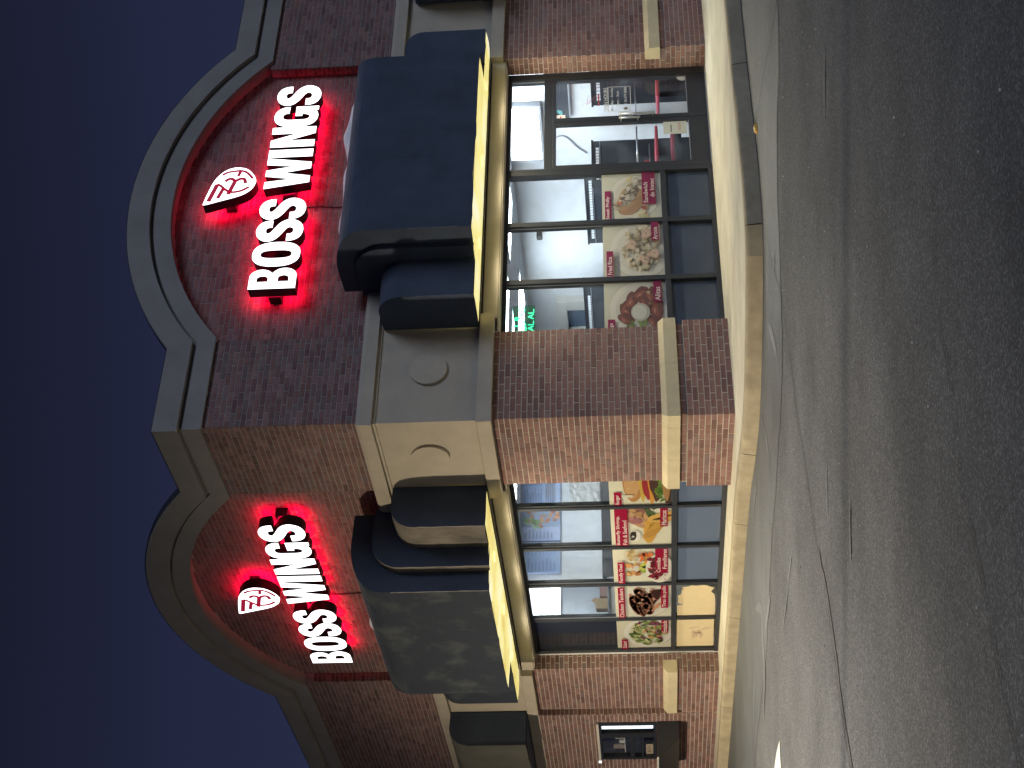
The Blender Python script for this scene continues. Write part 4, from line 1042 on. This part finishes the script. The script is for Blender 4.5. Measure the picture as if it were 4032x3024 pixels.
st = Flat(1, 5.415, 5.52, 1.99, 2.085, D1+.024); st.poly([(0,.25),(.08,.0),(.75,.1),(1,.9),(.9,1),(.6,.95)],(.16,.46,.60))
tag(st.build('sticker', M['print_opaque'], None), 'turquoise triangular sticker at the top edge of the door', 'sticker')
st = Flat(1, 5.985, 6.07, .285, .40, D1+.024); st.poly([(0,.35),(.1,0),(1,0),(1,1),(.5,.95),(.15,.7)],(.62,.62,.58))
tag(st.build('sticker', M['print_opaque'], None), 'pale curled sticker in the bottom corner of the door', 'sticker')
st = Flat(1, 4.95, 5.187, .305, .62, D1+.024); st.rect(0,1,0,1,(.55,.56,.48)); st.up().rect(.15,.75,.64,.70,(.16,.17,.15)); st.rect(.25,.9,.25,.38,(.50,.40,.34))
tag(st.build('notice', M['print_opaque'], None), 'pale paper notice low on the glass door', 'notice')

# ------------------------------------------------------------------ green neon HALAL sign
nz = thing('neon_sign', 'green neon HALAL sign hanging inside the window next to the corner pier', 'neon sign')
def neon(pts, r=.007, name='neon_tube'):
    mb = MB(); q = smooth_path([Vector((x,0,z)) for x,z in pts], 4); mb.tube([(p.x,.505,p.z) for p in q], r, 6); mb.build(name, M['neon'], nz, smooth=True)
def letters_neon():
    x = 1.62
    for ch in 'HALAL':
        wd = .07; z0, z1 = 2.362, 2.432
        if ch == 'H': segs = [[(x,z0),(x,z1)],[(x+wd,z0),(x+wd,z1)],[(x,(z0+z1)/2),(x+wd,(z0+z1)/2)]]
        elif ch == 'A': segs = [[(x,z0),(x+wd/2,z1)],[(x+wd/2,z1),(x+wd,z0)],[(x+wd*.2,z0+.025),(x+wd*.8,z0+.025)]]
        else: segs = [[(x,z1),(x,z0)],[(x,z0),(x+wd*.85,z0)]]
        for s in segs: neon(s, .0055)
        x += .093
letters_neon()
neon([(1.79,2.61),(1.79,2.54),(1.785,2.47),(1.74,2.455),(1.70,2.46)]); neon([(1.70,2.60),(1.71,2.50),(1.70,2.455)])
neon([(1.80,2.46),(1.86,2.49),(1.90,2.53),(1.925,2.575),(1.905,2.60),(1.885,2.575),(1.92,2.53),(1.97,2.515),(2.0,2.49),(2.06,2.478),(2.10,2.515),(2.05,2.545),(1.99,2.53),(1.97,2.50)])
mb = MB(); mb.box((1.60,.512,2.345),(2.12,.516,2.63)); mb.build('backing_sheet', glass('neon_backing', (.8,1,.9), film=(.05,.3,.14), trans=.80), nz)
mb = MB()
for x in (1.66,2.06): mb.tube([(x,.514,2.63),(x,.514,2.95)], .002, 5)
mb.build('hanger', M['steel'], nz)

# ------------------------------------------------------------------ inside the restaurant
def ceil_light(x, y, lab, sx=.60, sy=.30):
    t = thing('ceiling_light', lab, 'ceiling light', 'ceiling lights in the dining room', (x,y,2.93))
    mb = MB(); mb.box((-sx,-sy,0),(sx,sy,.018)); mb.build('diffuser', M['panel_light'], t)
    mb = MB()
    for a, c in (((-sx-.03,-sy-.03,-.004),(sx+.03,-sy,.019)),((-sx-.03,sy,-.004),(sx+.03,sy+.03,.019)),((-sx-.03,-sy,-.004),(-sx,sy,.019)),((sx,-sy,-.004),(sx+.03,sy,.019))): mb.box(a, c)
    mb.build('frame', M['ceiling'], t)
ceil_light(3.85, 2.65, 'ceiling light seen through the pane above the wings poster, first row')
ceil_light(5.65, 2.72, 'ceiling light seen through the pane above the sandwich poster, first row')
ceil_light(6.60, 1.65, 'ceiling light just inside the double door, seen in the transom', .4)
ceil_light(5.55, 4.85, 'ceiling light seen between the rice poster and wings poster bays, second row')
ceil_light(4.30, 3.75, 'ceiling light low in the glare beside the neon sign', .25, .2)
ceil_light(2.20, 4.62, 'ceiling light seen through the bay next to the corner pier, long front', .55, .25)
ceil_light(5.95, 5.35, 'ceiling light seen above the checkered divider, third row', .45)
ceil_light(1.0, 6.75, 'unseen ceiling light added to brighten the kitchen behind the pass', .35, .25)  # hidden lamp added so the kitchen reads bright
# bright light boxes
t = thing('light_box', 'glaring white light box high on the wall behind the transom', 'light box')
mb = MB(); mb.box((7.05,1.80,2.45),(7.14,2.90,2.90)); mb.build('lit_face', M['sign_light'], t)
mb = MB(); mb.box((7.04,1.76,2.41),(7.149,1.80,2.94)); mb.box((7.04,2.90,2.41),(7.149,2.94,2.94)); mb.box((7.04,1.80,2.41),(7.149,2.90,2.45)); mb.build('frame', M['steel'], t)
t = thing('light_box', 'glaring white light box over the pass behind the chicken strips poster', 'light box')
mb = MB(); mb.box((.56,5.86,2.33),(1.06,5.92,2.84)); mb.build('lit_face', M['sign_light'], t)
mb = MB(); mb.box((.53,5.865,2.30),(1.09,5.93,2.33)); mb.box((.53,5.865,2.84),(1.09,5.93,2.87)); mb.build('frame', M['steel'], t)
# low dividers with a band of white tiles
def divider(lab, x0, x1, y0, y1, h, tiles_f, ta, tb):
    t = thing('booth_divider', lab, 'divider')
    mb = MB(); mb.box((x0,y0,.012),(x1,y1,h-.03)); mb.build('panel', M['dark_wall'], t)
    mb = MB(); mb.box((x0-.015,y0-.02,h-.03),(x1+.015,y1+.02,h)); mb.build('cap', M['black'], t, bevel=.008)
    n = int((tb-ta)/.062)
    for k in range(n):
        mb = MB(); a = ta+k*.062
        if tiles_f == 'x': mb.box((x0-.006,a,h-.115),(x0,a+.046,h-.069))
        else: mb.box((a,y0-.006,h-.115),(a+.046,y0,h-.069))
        mb.build('tile', M['tile_white'], t)
    mb = MB()
    if tiles_f == 'x': mb.box((x0-.012,y0,h-.135),(x0,y1,h-.127))
    else: mb.box((x0,y0-.012,h-.135),(x1,y0,h-.127))
    mb.build('bead', M['steel'], t)
    return t
divider('dark booth divider with white tile band behind the sandwich and rice posters', 6.60, 6.78, 2.90, 4.44, 1.80, 'x', 2.97, 4.36)
divider('dark booth divider with white tile band behind the wings poster', 6.60, 6.75, 5.50, 7.5, 1.93, 'x', 5.78, 7.2)
divider('dark booth divider with white tile band behind the left door leaf', 5.95, 6.78, 2.30, 2.42, 1.66, 'y', 5.97, 6.70)
# far right of the door: booth back seen through the right leaf
mb = MB(); mb.box((6.98,.95,.012),(7.14,1.75,1.60)); t = thing('booth', 'dark booth back with a white tile band behind the right door leaf', 'booth')
mb.build('panel', M['dark_wall'], t)
for k in range(10):
    mb = MB(); mb.box((6.972,1.0+k*.066,1.49),(6.98,1.05+k*.066,1.545)); mb.build('tile', M['tile_white'], t)
mb = MB(); mb.box((6.965,.94,1.60),(7.145,1.77,1.63)); mb.build('cap', M['black'], t, bevel=.006)
t = thing('wall_panel', 'dark panel high on the wall behind the door glass', 'panel')
mb = MB(); mb.box((7.10,.9,1.98),(7.148,2.1,2.32)); mb.build('board', M['dark_wall'], t)
mb = MB(); mb.box((7.09,.9,1.955),(7.148,2.1,1.98)); mb.build('trim', M['steel'], t)
# tables with red tops
def table(lab, x, y, hx, hy, h, rz=0):
    t = thing('table', lab, 'table', 'red topped tables behind the double door', (x,y,.012)); t.rotation_euler = (0,0,rz)
    mb = MB(); mb.box((-hx,-hy,h-.045),(hx,hy,h)); mb.build('tabletop', M['red_top'], t, bevel=.015)
    mb = MB(); mb.tube([(0,0,.02),(0,0,h-.045)], .04, 10); mb.build('pedestal', M['black'], t, smooth=True)
    mb = MB(); mb.box((-.28,-.04,0),(.28,.04,.025)); mb.box((-.04,-.28,.0),(.04,.28,.02)); mb.build('foot', M['black'], t)
table('red topped table behind the left door leaf', 5.62, 1.72, .52, .32, .70)
table('red topped table behind the right door leaf', 6.62, 1.25, .28, .25, .66)
# red bench seats beside them
t = thing('bench', 'dark bench with red seat behind the left door leaf', 'bench')
mb = MB(); mb.box((5.2,2.32,.012),(6.7,2.36,.42)); mb.box((5.2,2.0,.3),(6.7,2.3,.40)); mb.build('base', M['dark_wall'], t)
mb = MB(); mb.box((5.2,1.98,.40),(6.7,2.3,.46)); mb.build('seat', M['red_top'], t, bevel=.015)
mb = MB(); mb.box((5.2,2.30,.46),(5.93,2.40,1.16)); mb.build('backrest', mat('blue_vinyl', (.035,.06,.12), .4), t, bevel=.02)
# condiment shelf with bottles behind the left leaf
t = thing('condiment_shelf', 'narrow condiment shelf with small red bottles behind the left door leaf', 'shelf')
mb = MB(); mb.box((5.3,2.12,.775),(6.5,2.28,.79)); mb.build('board', M['steel'], t)
for k in range(9):
    mb = MB(); x = 5.5+k*.1+random.uniform(-.02,.02); hh = random.uniform(.05,.09); mb.tube([(x,2.18,.79),(x,2.18,.79+hh)], .018, 8, random.choice([(.4,.05,.04),(.12,.03,.03),(.5,.3,.2),(.05,.05,.05)])); mb.build('bottle', M['print_opaque'], t)
# hatch on the side wall behind the wings poster
t = thing('service_hatch', 'cream framed hatch with dark opening on the side wall behind the wings poster', 'hatch')
mb = MB(); mb.box((7.0,6.42,2.26),(7.148,7.4,2.44)); mb.box((7.0,6.42,1.80),(7.148,6.66,2.26)); mb.box((7.0,7.27,1.80),(7.148,7.4,2.26)); mb.build('frame', M['beige'], t, bevel=.005)
mb = MB(); mb.box((7.12,6.66,1.90),(7.149,7.27,2.26)); mb.build('opening', mat('hatch_blue', (.10,.15,.22), .4), t)
mb = MB(); mb.box((7.0,6.66,1.86),(7.148,7.27,1.90)); mb.build('sill', M['white_paint'], t)
# loose cable and thermostat on the side wall
mb = MB(); q = smooth_path([Vector((7.14,2.55,2.9)),Vector((7.135,2.60,2.4)),Vector((7.13,2.50,2.1)),Vector((7.13,2.75,1.9)),Vector((7.13,2.9,1.75))],6); mb.tube([tuple(p) for p in q], .010, 6)
tag(mb.build('cable', M['cable']), 'grey cable hanging down the white wall behind the left door leaf', 'cable')
t = thing('camera_dome', 'small dark wall camera high on the wall above the sandwich poster', 'camera')
mb = MB(); mb.tube([(7.14,4.62,2.62),(7.02,4.6,2.62)], .03, 10); mb.build('arm', M['steel'], t)
mb = MB(); mb.box((6.90,4.55,2.56),(7.02,4.66,2.66)); mb.build('body', M['black'], t, bevel=.02)

# menu wall over the counter, seen through the long front
mb = MB(); mb.box((1.18,5.93,1.70),(3.35,6.0,2.95)); mb.box((.47,5.95,2.30),(1.18,6.0,2.95)); mb.build('menu_wall', M['white_paint'], BLD)
BLUE = (.42,.52,.74)
def menu(lab, s0, s1, bgc, art):
    t = thing('menu_board', lab, 'menu board', 'menu boards over the counter')
    mb = MB(); mb.box((s0,5.895,2.33),(s1,5.925,2.935)); mb.build('board', mat('board_back', bgc, .5), t)
    q = Flat(1, s0, s1, 2.33, 2.935, 5.893); q.rect(0,1,0,1,bgc); q.up(); art(q); q.build('print', M['print_opaque'], t)
def rows_(q, n, u0, u1, v0, v1, col, cols=2):
    for i in range(n):
        for c in range(cols):
            a = u0+(u1-u0)*c/cols; l = (u1-u0)/cols*random.uniform(.55,.88); vv = v1-(v1-v0)*i/n
            q.rect(a, a+l, vv-.4*(v1-v0)/n, vv, col)
def art_m1(q):
    q.rect(.06,.94,.05,.42,(.50,.58,.78)); rows_(q,12,.06,.94,.46,.95,(.22,.29,.45),2); rows_(q,5,.1,.9,.1,.38,(.30,.38,.56),1)
def art_m2(q):
    q.rect(.42,1,0,1,(.32,.40,.55))
    scatter(q,26,.45,.98,.08,.85,.05,.10,[(.55,.22,.12),(.62,.34,.18),(.46,.14,.10),(.60,.42,.26)],.6)
    scatter(q,14,.42,.72,.55,.95,.08,.14,[(.22,.40,.12),(.34,.52,.20),(.46,.60,.30)],.22,None,1.0)
    q.up(); rows_(q,8,.05,.36,.15,.9,(.30,.36,.50),1)
def art_m3(q): rows_(q,9,.06,.55,.08,.92,(.28,.36,.54),1); rows_(q,9,.60,.95,.08,.92,(.32,.40,.58),1)
menu('pale blue menu board of text columns behind the burger poster bay', 2.47, 3.25, BLUE, art_m1)
menu('menu board with photo of wings and celery behind the fried fish poster bay', 1.86, 2.44, (.50,.56,.74), art_m2)
menu('pale blue menu board of plain text behind the family meal poster bay', 1.30, 1.83, (.38,.48,.68), art_m3)
t = thing('plastic_cover', 'crumpled grey plastic cover hung under the menu boards by the burger poster', 'cover')
rows = []
for i in range(15):
    rows.append([(2.42+.86*i/14, 5.91+random.uniform(-.03,.0), 1.71+.48*k/9) for k in range(10)])
mb = MB(); mb.grid(rows); mb.build('sheet', M['plastic_sheet'], t)
# counter front, dark, and the pass with its shelf
t = thing('service_counter', 'dark service counter below the menu boards', 'counter')
mb = MB(); mb.box((1.2,5.3,.012),(3.35,5.9,1.05)); mb.build('base', mat('counter_brown', (.07,.062,.060), .5, var=.1), t)
mb = MB(); mb.box((1.15,5.25,1.05),(3.4,5.92,1.09)); mb.build('counter_top', M['steel'], t, bevel=.006)
mb = MB(); mb.box((1.19,5.86,1.09),(3.35,5.92,1.695)); mb.build('back_panel', mat('counter_panel', (.085,.078,.075), .6, var=.08), t)
t = thing('pass_shelf', 'steel pass shelf behind the chicken strips poster', 'shelf')
mb = MB(); mb.box((.52,5.75,1.60),(1.12,6.3,1.625)); mb.build('board', M['steel'], t)
mb = MB(); mb.tube([(1.04,5.80,1.62),(1.04,5.80,2.32)], .02, 8); mb.tube([(.60,6.25,1.62),(.60,6.25,2.3)], .02, 8); mb.build('post', M['steel'], t)
mb = MB(); mb.box((.5,5.8,.012),(1.15,6.4,1.60)); mb.build('cabinet', M['beige'], t)
t = thing('paper_bag', 'tan paper bag standing on the pass shelf', 'bag')
mb = MB(); p = [(.635,5.82,1.626),(.80,5.82,1.626),(.80,5.94,1.626),(.635,5.94,1.626)]; q = [(.63,5.81,1.80),(.81,5.815,1.83),(.80,5.945,1.82),(.64,5.95,1.79)]
mb.grid([p+[p[0]], q+[q[0]]]); mb.poly(p); mb.build('bag_body', M['kraft'], t)
mb = MB(); mb.poly([(.72,5.812,1.815),(.80,5.813,1.83),(.77,5.82,1.87)]); mb.build('bag_flap', M['kraft'], t)
t = thing('crate', 'small brown open crate beside the paper bag', 'crate')
mb = MB()
for a, c in (((.83,5.80,1.626),(.845,5.98,1.74)),((.965,5.80,1.626),(.98,5.98,1.74)),((.845,5.80,1.626),(.965,5.815,1.74)),((.845,5.965,1.626),(.965,5.98,1.74))): mb.box(a, c)
mb.build('sides', mat('crate_brown', (.30,.19,.17), .7), t)
# low items seen through the film panes
t = thing('carton', 'white carton behind the low pane next to the corner pier', 'carton')
mb = MB(); mb.box((.55,1.9,.012),(.85,2.35,.20)); mb.build('box', M['white_paint'], t, bevel=.01)
mb = MB(); mb.box((.545,2.08,.05),(.549,2.2,.12)); mb.build('box_label', M['kraft'], t)
t = thing('cloth_pile', 'crumpled white cloth behind the low pane under the fried fish poster', 'cloth')
rows = []
for i in range(12):
    rows.append([(.47+.16*k/5+random.uniform(-.01,.01), 2.62+.8*i/11, .013+(.13+.05*math.sin(i*1.3))*math.sin(math.pi*(k+.3)/5.6)*random.uniform(.8,1.1)) for k in range(6)])
mb = MB(); mb.grid(rows); mb.build('cloth', M['white_fabric'], t, smooth=True)

# ------------------------------------------------------------------ car park lamp post behind the photographer's left
def lamp_post(lab, L0):  # also builds the unseen post added for the asphalt
    t = thing('car_park_lamp', lab, 'lamp post', 'lamp posts of the car park', (L0.x-.9, L0.y, G)); h = L0.z+.36
    mb = MB(); mb.tube([(0,0,0),(0,0,.7)], .24, 16); mb.build('base', M['kerb'], t)
    mb = MB(); mb.tube([(0,0,.7),(0,0,h+.09)], [.075,.055], 12); mb.build('pole', M['frame'], t, smooth=True)
    mb = MB(); mb.tube([(0,0,h),(.55,0,h)], .03, 8); mb.build('arm', M['frame'], t)
    mb = MB(); mb.box((.5,-.22,h-.06),(1.25,.22,h+.06)); hd = mb.build('lamp_head', M['frame'], t, bevel=.02)
    mb = MB(); mb.box((.58,-.17,h-.075),(1.18,.17,h-.061)); mb.build('lens', M['lamp_lens'], hd)
lamp_post('tall bronze car park lamp post facing the service window side', LAMP)
lamp_post('unseen lamp post added near the kerb corner to brighten the asphalt', FILL_LAMP)
